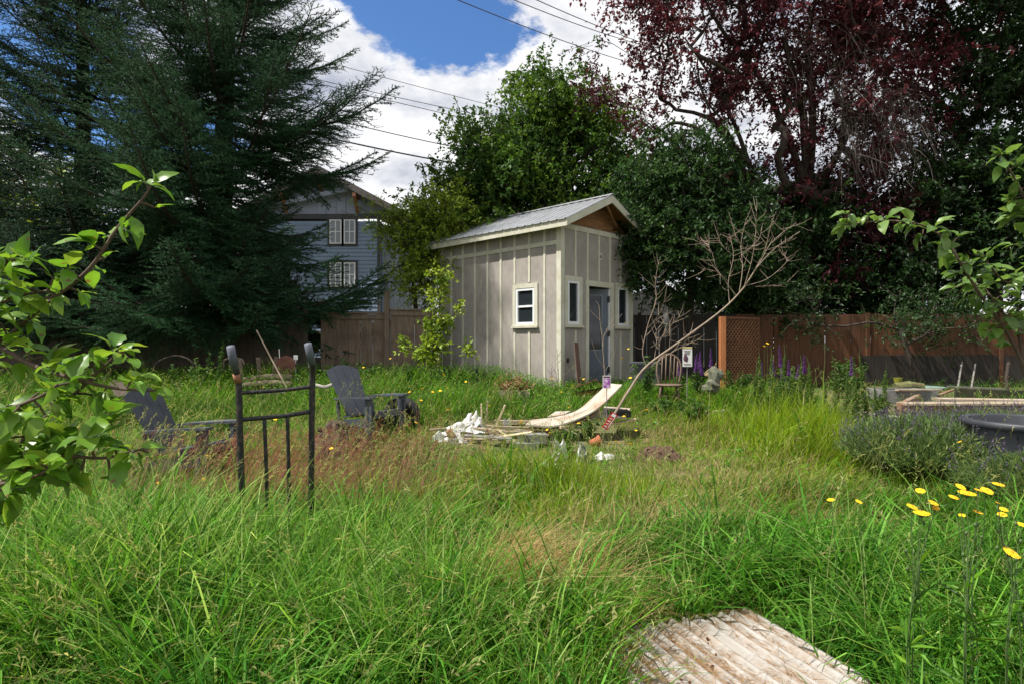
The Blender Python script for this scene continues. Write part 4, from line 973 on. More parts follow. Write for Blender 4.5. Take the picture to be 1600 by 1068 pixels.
tb('inner_bar', [(413, 652, YL+.07), (416, 730, YL+.07), (419, 868, YL+.07)], .0125, m_tube, ht)
tb('inner_bar', [(449, 648, YL+.15), (451, 730, YL+.15), (453, 862, YL+.15)], .0125, m_tube, ht)
tb('lower_bar', [(380, 850, YL), (486, 836, YR)], .018, m_tube, ht)
b = MB(); A_, B_ = P(378, 864, YL+.12), P(488, 850, YR+.12); b.tube([A_, B_], .012, 8); b.build('axle', m_tube, ht)
for q in (A_, B_):
    b = MB(); b.lathe(q+np.array([0, 0, .03]), [(.05, -.03), (.10, -.035), (.125, -.015), (.125, .015), (.10, .035), (.05, .03)], 20, Matrix.Rotation(rad(90), 3, 'Y')); b.build('wheel', m_black, ht, True)
b = MB(); b.beam(P(382, 874, YL-.1), P(486, 858, YR-.1), .2, .006); b.build('toe_plate', m_tube, ht)

# adirondack chairs
m_chair = mat('navy grey plastic', (.054, .063, .078), (.043, .051, .065), rough=.5, scale=7, bump=.04, c2=(.075, .085, .10), scale2=4, amt2=.5)
def adirondack(loc, rz, label):
    e = empty('adirondack_chair', loc, label, 'garden chair', 'plastic adirondack chairs in the grass', rz)
    # front is -y
    b = MB()     # back: one moulded fan with four slats and slots between them
    tilt = math.radians(30)
    def bp(x, s, d=0.0):
        return (x, .20+s*math.sin(tilt)+d*math.cos(tilt)+.10*(x*x), .26+s*math.cos(tilt)-d*math.sin(tilt))
    gaps = [-.145, 0, .145]; edges = [-.27]+gaps+[.27]
    for i in range(4):
        x0, x1 = edges[i]/.27+.012, edges[i+1]/.27-.012
        A = []
        for s in np.linspace(0, .82, 12):
            w = .20+.085*(s/.82) ; A.append([bp(x*w, s-(.085*(x**2) if s > .7 else .085*x*x*(s/.82))) for x in np.linspace(x0, x1, 4)])
        A = np.array(A); nrm = np.array([0, -math.cos(tilt), math.sin(tilt)])
        # thick shell
        B = A-nrm*.022; a_, c_, _ = A.shape; V_ = np.vstack([A.reshape(-1, 3), B.reshape(-1, 3)]); o_n = a_*c_; fs = []
        for r_ in range(a_-1):
            for k in range(c_-1):
                q = (r_*c_+k, r_*c_+k+1, (r_+1)*c_+k+1, (r_+1)*c_+k); fs.append(q); fs.append(tuple(x+o_n for x in q[::-1]))
        edge = [k for k in range(c_)]+[r_*c_+c_-1 for r_ in range(1, a_)]+[(a_-1)*c_+k for k in range(c_-2, -1, -1)]+[r_*c_ for r_ in range(a_-2, 0, -1)]
        for k in range(len(edge)): p_, q_ = edge[k], edge[(k+1) % len(edge)]; fs.append((q_, p_, p_+o_n, q_+o_n))
        b.add(V_, fs)
    # bridges between the slats (top, middle, low)
    for s0 in (.10, .40, .60):
        for gx in gaps: 
            c = np.array(bp(gx*.78, s0+.02, .014)); b.box(c, (.05, .016, .10), Matrix.Rotation(-tilt, 3, 'X'))
    b.build('backrest', m_chair, e, world=False)
    b = MB()
    for k in range(6):
        y = .22-k*.105; z = .27+k*.020+(-.03 if k == 5 else 0); b.beam((-.25, y, z), (.25, y, z), .098, .022, up=(0, .19, 1))
    b.beam((-.25, -.355, .335), (.25, -.355, .335), .03, .09); b.build('seat', m_chair, e, world=False)
    for sx in (-1, 1):
        b = MB(); b.prism([(sx*.36, -.40, .555), (sx*.245, -.40, .555), (sx*.255, .22, .515), (sx*.285, .34, .505), (sx*.345, .34, .505), (sx*.37, -.1, .545)], (0, 0, .026)); b.build('armrest', m_chair, e, world=False)
        b = MB(); b.prism([(sx*.29, -.36, 0), (sx*.29, -.24, 0), (sx*.29, -.26, .555), (sx*.29, -.385, .555)], (sx*.03, 0, 0)); b.beam((sx*.275, -.325, .0), (sx*.275, -.325, .50), .05, .09); b.build('front_leg', m_chair, e, world=False)
        b = MB(); b.prism([(sx*.262, -.345, .30), (sx*.262, -.345, .19), (sx*.262, .55, 0), (sx*.262, .66, 0), (sx*.262, .56, .10), (sx*.262, .18, .24)], (sx*.026, 0, 0)); b.build('back_leg', m_chair, e, world=False)
        b = MB(); b.beam((sx*.27, .30, .14), (sx*.29, .345, .53), .05, .035); b.build('arm_support', m_chair, e, world=False)
    return e
c1 = G(578, 8.35); adirondack(c1, rad(55), 'dark blue grey plastic adirondack chair near the middle beside the rubbish heap')
c2 = G(300, 6.6); adirondack(c2, rad(84), 'dark blue grey plastic adirondack chair at left behind the apple branches')
b = MB(); b.lathe(G(628, 8.7)+np.array([0, 0, .22]), [(.12, -.07), (.20, -.09), (.26, -.06), (.27, 0), (.26, .06), (.20, .09), (.12, .07), (.13, 0)], 24, Matrix.Rotation(rad(90), 3, 'X') @ Matrix.Rotation(rad(20), 3, 'X'))
one('old_tyre', b, m_black, 'small black tyre leaning in the grass behind the right chair', 'tyre', G(628, 8.7), smooth=True)

# earth mound
m_earth = mat('brown earth', (.062, .034, .025), (.03, .018, .014), rough=.98, scale=22, bump=1.0, c2=(.17, .13, .11), scale2=14, amt2=.5)
def clods(mb, c, sx, sy, h, n, seed):
    rr = np.random.default_rng(seed); A = []; c = np.asarray(c, float)
    g_ = np.linspace(-1.15, 1.15, n)
    for yv in g_:
        row = []
        for xv in g_:
            r = math.hypot(xv*(1+.12*math.sin(4*yv+seed)), yv*(1+.15*math.sin(3*xv))); hh = h*max(0, 1-r*r)**.8*(1+.25*math.sin(7*xv+seed)*math.cos(6*yv))+rr.normal(0, .009)*(1 if r < 1 else .2)-(.04 if r >= 1 else 0)
            row.append((c[0]+xv*sx+rr.normal(0, .008), c[1]+yv*sy+rr.normal(0, .008), c[2]+hh))
        A.append(row)
    mb.sheet(A, .02)
b = MB(); clods(b, G(528, 7.5), .42, .38, .36, 34, 3)
for k in range(90):
    a = rnd(0, 6.28); r = rnd(.0, .5); q = G(528, 7.5)+np.array([r*math.cos(a), r*math.sin(a)*.7, max(.02, .36*(1-(r/.5)**2))+rnd(-.02, .03)]); b.blob(q, (rnd(.03, .09),)*3, k, .4, n=6)
one('earth_mound', b, m_earth, 'mound of brown earth and bark chips beside the right chair', 'mound', G(528, 7.5))

b = MB(); clods(b, G(1030, 7.1), .28, .25, .15, 26, 5)
one('root_clod', b, mat('dry roots', (.12, .075, .045), (.05, .03, .02), rough=1, scale=26, stretch=(1, 1, .3), bump=1.0), 'clod of dug earth and dry roots right of the rubbish heap', 'clod', G(1030, 7.1))
# ---- rubbish heap
m_plank = mat('weathered plank', (.36, .29, .21), (.22, .17, .12), rough=.85, scale=9, stretch=(.5, 3, 3), bump=.35, c2=(.42, .38, .33), scale2=3, amt2=.5)
m_pale = mat('pale new board', (.58, .47, .32), (.48, .38, .25), rough=.8, scale=8, bump=.15)
m_panel = mat('cream hardboard', (.43, .385, .325), (.33, .285, .23), rough=.75, scale=5, bump=.15, c2=(.27, .19, .13), scale2=4.2, amt2=.85)
m_bag = mat('white plastic sheet', (.60, .60, .60), (.44, .44, .44), rough=.45, scale=14, bump=.6, c2=(.30, .28, .25), scale2=6, amt2=.6)
m_conc = mat('concrete', (.22, .22, .21), (.14, .14, .135), rough=.9, scale=14, bump=.4, c2=(.09, .095, .08), scale2=4, amt2=.5)
m_rust = mat('rusty sheet', (.26, .105, .035), (.13, .05, .022), rough=.85, scale=10, bump=.4, c2=(.36, .20, .09), scale2=5, amt2=.6)
heapn = 'loose boards of the rubbish heap'
def plank(a, c, w, h, m, label, name='plank', group=heapn):
    b = MB(); A_, C_ = P(*a), P(*c); b.beam(A_, C_, w, h, bev=.002); return one(name, b, m, label, name, (A_+C_)/2, group)
for a, c, w, h, m, l in [
    ((672, 671, 8.5), (745, 664, 8.7), .06, .025, m_plank, 'long grey lath sticking out of the left end of the heap'),
    ((738, 668, 8.3), (868, 682, 8.2), .10, .03, m_plank, 'long grey plank lying across the middle of the heap'),
    ((745, 662, 8.6), (845, 676, 8.5), .07, .025, m_plank, 'brown plank behind the long grey plank'),
    ((770, 672, 8.15), (800, 692, 8.05), .03, .02, m_pale, 'thin pale stick pointing down out of the heap front, left one'),
    ((780, 672, 8.1), (806, 690, 8.0), .03, .02, m_pale, 'thin pale stick pointing down out of the heap front, right one'),
    ((700, 684, 8.2), (782, 687, 8.2), .09, .03, m_plank, 'grey plank at the bottom left of the heap'),
    ((690, 697, 8.0), (760, 700, 7.95), .08, .03, m_plank, 'lowest brown plank at the foot of the heap'),
    ((752, 630, 8.6), (753, 668, 8.6), .045, .02, m_pale, 'thin upright pale stake, left of the pair'),
    ((762, 626, 8.65), (759, 668, 8.65), .05, .02, m_plank, 'thin upright brown stake, right of the pair'),
    ((789, 632, 8.5), (774, 668, 8.5), .07, .025, m_pale, 'short tilted pale board end standing in the heap'),
    ((772, 657, 8.75), (832, 658, 8.8), .08, .03, m_plank, 'brown plank behind the tilted board end'),
    ((875, 667, 8.0), (930, 655, 8.3), .05, .03, m_pale, 'pale batten under the curved panel'),
    ((935, 638, 8.2), (941, 660, 8.15), .03, .02, m_pale, 'thin batten propping the curved panel'),
    ((942, 664, 8.2), (993, 654, 8.4), .06, .02, m_pale, 'pale lath under the white board at the right end'),
    ((905, 680, 7.9), (872, 664, 8.1), .03, .02, m_plank, 'thin stick leaning at the front under the curved panel'),
    ((810, 690, 8.0), (900, 690, 8.0), .12, .035, m_plank, 'dark plank at the bottom under the curved panel')]:
    plank(a, c, w, h, m, l)
for k in range(26):
    a0, c0, Y0 = rnd(690, 880), rnd(664, 690), rnd(7.9, 8.7); ln_ = rnd(25, 75); sl_ = rnd(-.25, .25)
    mm_ = [m_plank, m_plank, m_pale, m_conc][k % 4]
    b = MB(); A_, C_ = P(a0, c0, Y0), P(a0+ln_, c0+ln_*sl_, Y0+rnd(-.4, .4)); b.beam(A_, C_, rnd(.03, .10), rnd(.012, .03), up=(rnd(-.5, .5), rnd(-.5, .5), 1), bev=.002)
    one('broken_board', b, mm_, 'short broken board jumbled in the rubbish heap', 'board', (A_+C_)/2, 'short broken boards of the rubbish heap')
for k in range(16):
    q = P(rnd(700, 900), rnd(672, 696), rnd(7.8, 8.4)); b = MB(); b.blob(q, (rnd(.06, .16), rnd(.06, .14), rnd(.05, .11)), k, .5, Matrix.Rotation(rnd(0, 3), 3, 'Z'), 8, .7)
    one('rubble_piece', b, [m_conc, m_conc, mat('brick rubble', (.28, .13, .09), (.18, .09, .07), rough=.95, bump=.4)][k % 3], 'lump of broken rubble in the rubbish heap', 'rubble', q, 'rubble lumps of the rubbish heap')
# the curved cream panel
def sheet_obj(name, front, back, th, m, label, cat, n=22):
    f = smooth_path([P(*q) for q in front], n//(len(front)-1)+1); k = smooth_path([P(*q) for q in back], n//(len(back)-1)+1); m_ = min(len(f), len(k))
    f = f[np.linspace(0, len(f)-1, m_).astype(int)]; k = k[np.linspace(0, len(k)-1, m_).astype(int)]
    A = np.array([[f[i]*(1-t)+k[i]*t for t in (0, .33, .66, 1)] for i in range(m_)]); b = MB(); b.sheet(A, th)
    return one(name, b, m, label, cat, A.mean((0, 1)), smooth=False)
sheet_obj('hardboard_panel', [(821, 662, 8.0), (866, 664, 8.0), (910, 650, 8.05), (940, 632, 8.1), (972, 600, 8.15)], [(829, 655, 8.5), (870, 650, 8.5), (900, 641, 8.5), (922, 624, 8.5), (950, 598, 8.5)], .022, m_panel, 'large cream panel curling up at its right end on top of the heap', 'panel')
sheet_obj('hardboard_panel', [(824, 668, 8.02), (866, 670, 8.02), (906, 657, 8.06), (930, 645, 8.1)], [(832, 664, 8.45), (870, 660, 8.45), (905, 650, 8.45), (925, 640, 8.45)], .02, mat('brown panel edge', (.34, .22, .12), (.22, .13, .07), rough=.8, bump=.2), 'brown panel lying directly under the cream curved one', 'panel')
sheet_obj('hardboard_panel', [(856, 650, 8.55), (880, 647, 8.55)], [(868, 642, 8.8), (892, 641, 8.8)], .02, m_panel, 'small broken cream board lying on the back of the curved panel', 'panel', 4)
b = MB(); b.prism([P(896, 646, 8.25), P(936, 633, 8.25), P(940, 656, 8.2), P(902, 668, 8.2)], (.03, .25, 0)); one('drawer_box', b, m_panel, 'white box side standing under the curved panel', 'box', P(918, 650, 8.25))
sheet_obj('white_board', [(940, 648, 8.15), (978, 650, 8.2)], [(944, 634, 8.6), (985, 637, 8.6)], .03, m_panel, 'white board lying tilted at the right end of the heap', 'board', 4)
b = MB(); b.bb(*(P(950, 650, 8.3)[0]+np.array([0, .30])), 8.2, 8.5, .42, .50); one('shade_block', b, m_dark, 'dark block standing for the shade under the white board at the right end of the heap', 'box', P(965, 655, 8.3))  # dark block paints in the shade beneath the tilted white board
def crumple(name, c, d, seed, m, label, cat, amp=.55, grp=None):
    """a creased sheet: irregular outline, sharp random folds, resting on what is under it"""
    rr = np.random.default_rng(seed); n = 26; u_, v_ = np.meshgrid(np.linspace(-1, 1, n), np.linspace(-1, 1, n), indexing='ij'); z = np.zeros((n, n))
    for k in range(9):
        a_ = rr.uniform(0, 3.14); f_ = rr.uniform(1.2, 4.2); z += np.abs(((u_*math.cos(a_)+v_*math.sin(a_))*f_/2+rr.uniform(0, 1)) % 1-.5)*2/(f_**.7)
    z = (z-z.min())/(z.max()-z.min()); r2 = np.maximum(np.abs(u_), np.abs(v_)); th = np.arctan2(v_, u_); out_ = 1+.18*np.sin(3*th+seed)+.12*np.sin(7*th+2*seed)
    tall = d[2] > d[0]
    if tall:     # standing torn sheet
        A = np.stack([c[0]+u_*d[0]/2*(1.1-.35*v_)+.03*z, c[1]+(z-.5)*d[1]*.55+u_*.02, c[2]+v_*d[2]/2*(1+.25*np.sin(5*u_+seed))], -1); b = MB(); b.sheet(A, .004)
    else:
        zz_ = (z*(.35+.65*np.clip(1.15-r2**2, 0, 1))+.35*np.clip(1-r2**2, 0, 1))*d[2]-d[2]*.5
        A = np.stack([c[0]+u_*out_*d[0]/2+(z-.5)*.05, c[1]+v_*out_*d[1]/2+(z-.5)*.04, c[2]+zz_], -1); b = MB(); b.sheet(A[::-1], .004)
    return one(name, b, m, label, cat, np.asarray(c, float), grp)
crumple('plastic_sheet', P(738, 655, 8.45), (.26, .28, .18), 1, m_bag, 'white crumpled bag on top of the left end of the heap', 'plastic bag')
crumple('plastic_sheet', P(728, 668, 8.35), (.52, .34, .15), 2, m_bag, 'grey white crumpled sheet draped over the left planks', 'plastic sheet')
crumple('plastic_sheet', P(700, 684, 8.15), (.42, .3, .20), 3, m_bag, 'grey crumpled sacking low at the left foot of the heap', 'plastic sheet')
crumple('plastic_sheet', P(682, 692, 8.0), (.20, .2, .08), 9, m_bag, 'small bright white scrap of sheet at the far left foot of the heap', 'plastic sheet')
crumple('paper_cup', P(790, 661, 8.3), (.10, .10, .13), 4, m_bag, 'small white crumpled cup in the middle of the heap', 'cup', .3)
crumple('plastic_sheet', P(873, 706, 7.2), (.16, .2, .26), 5, m_bag, 'bright white torn sheet standing in the grass in front of the heap', 'plastic sheet', .7)
crumple('plastic_sheet', P(908, 712, 7.1), (.12, .2, .28), 6, m_bag, 'white torn strip right of the other white sheet in the grass', 'plastic sheet', .7)
crumple('plastic_sheet', P(850, 728, 6.9), (.34, .2, .12), 7, m_bag, 'low white sheet half hidden in the grass at the left front', 'plastic sheet')
crumple('plastic_sheet', P(945, 712, 7.2), (.18, .2, .08), 8, m_bag, 'small white scrap at the right front of the heap', 'plastic sheet')
b = MB(); b.box(P(832, 684, 7.9), (.36, .2, .12)); one('concrete_block', b, m_conc, 'grey concrete block under the planks, upper of two', 'block', P(832, 684, 7.9), 'concrete blocks at the foot of the heap')
b = MB(); b.box(P(824, 698, 7.8), (.30, .2, .13)); one('concrete_block', b, m_conc, 'dark concrete block at the foot of the heap, lower of two', 'block', P(824, 698, 7.8), 'concrete blocks at the foot of the heap')
m_terra = mat('terracotta', (.36, .10, .045), (.26, .075, .035), rough=.8, scale=15, bump=.15)
b = MB(); b.lathe(P(930, 690, 7.7), [(.045, -.07), (.065, .05), (.075, .05), (.075, .075), (.06, .075), (.045, -.05)], 16, Matrix.Rotation(rad(70), 3, 'Y')); one('flower_pot', b, m_terra, 'small terracotta pot lying on its side in front of the heap', 'pot', P(930, 690, 7.7))
# rusty bent box by the door
rb_ = empty('rusty_box', P(925, 612, 10.2), 'rusty orange metal box with a bent lid lying near the shed door', 'box')
b = MB(); b.prism([P(900, 614, 10.2), P(942, 607, 10.2), P(938, 622, 10.2), P(904, 626, 10.2)], (.05, .35, 0)); b.build('body', m_rust, rb_)
sheet = MB(); A = np.array([[P(a, c, y) for y in (10.05, 10.3, 10.6)] for a, c in ((895, 606), (902, 601), (915, 598), (932, 591), (944, 608))]); sheet.sheet(A, .015); sheet.build('lid', m_rust, rb_)
# plant labels
m_card = mat('white card', (.75, .75, .74), (.68, .68, .66), rough=.5, bump=.03)
m_purp = mat('purple print', (.30, .07, .34), (.62, .45, .66), rough=.5, scale=16, bump=0, lo=.45, hi=.55)
m_ink = mat('dark print', (.05, .03, .06), (.16, .06, .10), rough=.5, scale=25, bump=0)
m_red = mat('red card', (.50, .025, .03), (.42, .02, .025), rough=.45, bump=.02)
m_stake = mat('grey stake', (.20, .19, .17), (.14, .13, .12), rough=.7, bump=.1)
pl = empty('plant_label', G(948, 8.0), 'small purple flower picture label on a thin stake in the heap', 'plant label')
c = P(948, 596, 8.0); b = MB(); b.box(c, (.105, .006, .17)); b.build('card', m_card, pl)
b = MB(); b.box(c+np.array([0, -.0045, -.016]), (.09, .003, .12)); b.build('picture', m_purp, pl)
b = MB(); b.box(c+np.array([0, -.0045, .066]), (.09, .003, .022)); b.build('heading', m_ink, pl)
b = MB(); b.tube([c+np.array([0, .005, -.05]), P(948, 660, 8.0)], .006, 6); b.build('stake', m_stake, pl)
pl = empty('plant_label', G(955, 7.8), 'red label with white lettering tilted over in the heap', 'plant label')
ux = unit(P(962, 645, 7.8)-P(946, 668, 7.8)); vx = np.cross(ux, (0, 1, 0)); c = P(953, 657, 7.8)
def quad(mb, c, du, dv, w, h, th=.004): mb.prism([c-du*w/2-dv*h/2, c+du*w/2-dv*h/2, c+du*w/2+dv*h/2, c-du*w/2+dv*h/2], (0, th, 0))
b = MB(); quad(b, c, ux, vx, .24, .085); b.build('card', m_red, pl)
b = MB()
for i, w in enumerate((.03, .02, .028, .018, .026)): quad(b, c+ux*(-.09+.040*i)-np.array([0, .003, 0])+vx*.012, ux, vx, w*.35, .035, .002); quad(b, c+ux*(-.078+.040*i)-np.array([0, .003, 0])+vx*.0, ux, vx, w*.3, .012, .002)
quad(b, c+ux*.0-np.array([0, .003, 0])-vx*.028, ux, vx, .17, .008, .002); o = b.build('lettering', m_card, pl); o['kind'] = 'stuff'
b = MB(); quad(b, c+ux*.09-np.array([0, .004, 0]), ux, vx, .035, .05, .002); b.build('picture', m_card, pl)
b = MB(); b.tube([c+ux*-.10, c+ux*-.10+np.array([-.05, .02, -.2])], .006, 6); b.build('stake', m_stake, pl)
# planter with dry leaves at the shed corner
pb = empty('planter_box', G(803, 10.9), 'low wooden planter heaped with dry brown leaves at the shed wall', 'planter')
g0 = G(803, 10.9); b = MB(); b.box(g0+np.array([0, -.16, .12]), (.50, .03, .20)); b.box(g0+np.array([0, .2, .12]), (.50, .03, .20)); b.box(g0+np.array([-.265, .02, .12]), (.03, .39, .20)); b.box(g0+np.array([.265, .02, .12]), (.03, .39, .20)); b.build('box', m_plank, pb)
n = 420; pp = g0+np.stack([R.normal(0, .13, n), R.normal(0, .08, n), .20+np.abs(R.normal(0, .09, n))], 1); V, T = leaves(pp, R.normal(0, 1, (n, 3)), R.uniform(.05, .10, n), .05); npmesh('dry_leaves', V, [T], leafmat('dry leaf', .2), pb, col=np.repeat(mixcol(n, [(.20, .11, .06), (.34, .21, .12), (.12, .07, .045)]), 4, 0))['kind'] = 'stuff'
# dead branch leaning out of the heap
db = empty('dead_branch', G(960, 7.9), 'long bare dead branch leaning out of the heap up to the right', 'branch')
Tm = Tubes(7)
limb([(955, 655), (985, 606), (1010, 572), (1060, 535), (1125, 487), (1160, 452), (1185, 415), (1215, 385), (1250, 362)], (.019, .004), 7.9, Tm); Tm.build('main_stem', m_twigd, db)
for pix, r in [([(1010, 572), (1004, 548), (1013, 505), (1025, 470), (1024, 440), (1030, 405)], .012), ([(1013, 512), (1030, 490), (1040, 462)], .006), ([(1022, 562), (1026, 535), (1024, 520), (1038, 500)], .006), ([(1030, 557), (1032, 530), (1044, 512)], .005),
               ([(1012, 575), (1050, 550), (1070, 540), (1096, 528)], .009), ([(1066, 541), (1073, 530), (1079, 522)], .005), ([(1068, 541), (1082, 533)], .004), ([(1046, 545), (1047, 510), (1036, 505)], .005), ([(1047, 510), (1062, 494)], .004),
               ([(1140, 475), (1138, 440), (1146, 400), (1140, 365)], .009), ([(1155, 458), (1160, 420), (1158, 380), (1165, 345)], .009), ([(1163, 448), (1175, 405), (1180, 370), (1182, 330)], .009), ([(1175, 430), (1195, 390), (1205, 350), (1213, 330)], .008),
               ([(1185, 415), (1205, 380), (1235, 355), (1252, 355)], .007), ([(1180, 448), (1205, 446), (1235, 440)], .006), ([(1165, 447), (1200, 435), (1230, 408), (1225, 400)], .007), ([(1150, 462), (1120, 420), (1110, 390), (1085, 375)], .007), ([(1146, 400), (1130, 385), (1120, 365)], .004),
               ([(1158, 400), (1185, 375), (1190, 355)], .005), ([(1180, 400), (1160, 385), (1150, 370)], .004), ([(1195, 392), (1225, 380), (1240, 370)], .005), ([(1110, 395), (1105, 375)], .003), ([(1138, 440), (1120, 425), (1100, 420)], .004)]:
    Tm = Tubes(6); limb(pix, (r*.62, r*.2), 7.9, Tm, rnd(-.35, .35)); q = Tm
    ring = Tm.V[0].reshape(-1, 6, 3).mean(1); lv = len(ring)
    for z in range(int(3+lv*.6)):
        j = int(rnd(.2, .98)*lv) if lv > 3 else 1; j = min(j, lv-1); dd_ = unit(unit(ring[j]-ring[max(j-1, 0)]+1e-4)*.7+R.normal(0, .55, 3)); l_ = rnd(.05, .26); kk = R.normal(0, .03, 3)
        Tm.add(np.array([ring[j], ring[j]+dd_*l_*.5+kk*.6, ring[j]+dd_*l_+kk+np.array([0, 0, .02])]), [.003, .0022, .0013])
    q.build('side_branch', m_twigd, db)
# bare sapling by the door, thin dead stalks at the shed corner
bs = empty('bare_sapling', G(946, 10.9), 'small leafless pale sapling in front of the shed door', 'sapling')
Tm = Tubes(5)
for pix, r in [([(946, 612), (944, 570), (942, 535), (948, 515), (962, 495)], .011), ([(943, 540), (938, 505), (936, 478), (930, 470)], .008), ([(937, 500), (925, 488), (916, 478)], .005), ([(946, 520), (960, 508), (972, 490)], .006), ([(955, 505), (958, 480)], .004), ([(944, 575), (932, 555), (924, 530)], .005), ([(945, 580), (957, 560), (963, 540)], .004)]: limb(pix, (r, r*.4), 10.9, Tm)
Tm.build('stems', m_twigd, bs)
for px_, Y, hh in ((871, 11.2, .95), (880, 11.5, .75), (862, 11.0, .6)):
    e = empty('dead_stalk', G(px_, Y), 'thin grey dead weed stalk with side twigs at the shed corner', 'weed', 'dead weed stalks at the shed corner'); Tm = Tubes(4); g0 = G(px_, Y); Tm.add(np.array([g0, g0+(.02, 0, hh*.5), g0+(-.01, 0, hh)]), [.008, .006, .003])
    for k in range(9):
        z = hh*(.3+.07*k); a = rnd(0, 6.28); l = .22*(1-z/hh/1.3); q = g0+np.array([0, 0, z]); Tm.add(np.array([q, q+np.array([math.cos(a)*l*.6, math.sin(a)*l*.6, l*.6]), q+np.array([math.cos(a)*l, math.sin(a)*l, l*1.3])]), [.004, .003, .002])
    Tm.build('stems', m_greytwig, e)
b = MB(); b.beam(P(900, 535, 12.55), P(906, 606, 12.3), .14, .02, up=(.6, -.6, 0)); one('leaning_board', b, mat('dark brown board', (.14, .085, .065), (.09, .055, .04), rough=.85, bump=.3), 'dark brown board leaning on the shed wall left of the door', 'board', P(903, 575, 12.4))
b = MB(); q0 = P(745, 575, 11.9); b.tube(smooth_path([q0, q0+(0, 0, -.05), q0+(.03, 0, -.12), q0+(-.02, 0, -.18), q0+(.01, 0, -.25)]), .012, 7); b.blob(q0+(0, 0, -.04), (.06, .05, .09), 2, .1); b.blob(q0+(0, 0, -.2), (.06, .05, .09), 3, .1); b.tube([q0+(0, 0, -.25), G(745, 11.9)], .006, 5)
one('iron_garden_ornament', b, m_black, 'small black iron hook ornament on a rod at the foot of the shed wall', 'ornament', q0)
# ------------------------------------------------------------------ corrugated panel lying in the grass
m_corr = mat('galvanised panel', (.36, .34, .32), (.28, .26, .235), rough=.55, scale=6, metal=.25, bump=.1, c2=(.24, .15, .085), scale2=9, amt2=.4)
dv = np.array([.345, -.94, 0]); dv /= np.linalg.norm(dv); av = np.array([dv[1], -dv[0], 0]); O_ = np.array([1.24, 3.19, 0.0])
rows = []
for al_ in np.linspace(0, 1.7, 9):
    r_ = []
    for ac in np.linspace(0, .98, 130):
        q = O_+dv*al_+av*ac; z = float(gz(q[0], q[1]))+.047+.018*math.cos(ac/.076*2*math.pi)+.006*math.sin(al_*5+ac*3); r_.append((q[0], q[1], z))
    rows.append(r_)
cp = empty('corrugated_panel', O_+np.array([0, 0, .04]), 'corrugated metal panel lying flat in the foreground grass under dry needles', 'metal panel')
b = MB(); b.sheet(rows[::-1], .002); b.build('sheet', m_corr, cp, True)
n = 16000; al_ = np.abs(R.normal(0, .42, n)); al_ = np.where(R.uniform(0, 1, n) < .35, R.uniform(0, 1.6, n), al_); ac = R.uniform(0, .98, n)
pat = np.sin(al_*7+ac*9)+np.sin(ac*17-al_*4)+.9-al_*1.0; k = ((R.uniform(-1.2, 2.0, n) < pat) | (ac > .80) | (ac < .05)) & (np.cos(ac/.076*2*np.pi) < R.uniform(-.9, 1.1, n)); al_, ac = al_[k], ac[k]; n = len(ac)
q = O_+dv*al_[:, None]+av*ac[:, None]; z = gz(q[:, 0], q[:, 1])+.051+.018*np.cos(ac/.076*2*np.pi)+R.uniform(0, .006, n); q[:, 2] = z
an = R.uniform(0, 2*np.pi, n); an = np.where(R.uniform(0, 1, n) < .45, math.atan2(dv[1], dv[0])+R.normal(0, .25, n), an)
V, Fs = blades(q[:, 0], q[:, 1], q[:, 2], np.full(n, .055)*R.uniform(.5, 1.6, n), np.full(n, .0022), R.uniform(.9, 1.0, n), an, R.uniform(.2, .5, n))
VV = V.reshape(n, 7, 3); VV[:, :, 2] = q[:, None, 2]+(VV[:, :, 2]-q[:, None, 2])*.14; o = npmesh('dry_needles', VV.reshape(-1, 3), Fs, leafmat('grass blade', .45, .45, .35), cp, col=np.repeat(mixcol(n, [(.36, .20, .09), (.46, .30, .15), (.22, .115, .05)]), 7, 0)); o['kind'] = 'stuff'
b = MB()
for k in range(16):
    al_, ac = rnd(.05, .9), rnd(.03, .9); q = O_+dv*al_+av*ac; b.blob((q[0], q[1], float(gz(q[0], q[1]))+.056), (.022, .014, .01), k, .4, Matrix.Rotation(rnd(0, 3), 3, 'Z'), 6)
o = b.build('plant_debris', mat('dark debris', (.09, .03, .018), rough=.9, bump=.3), cp); o['kind'] = 'stuff'

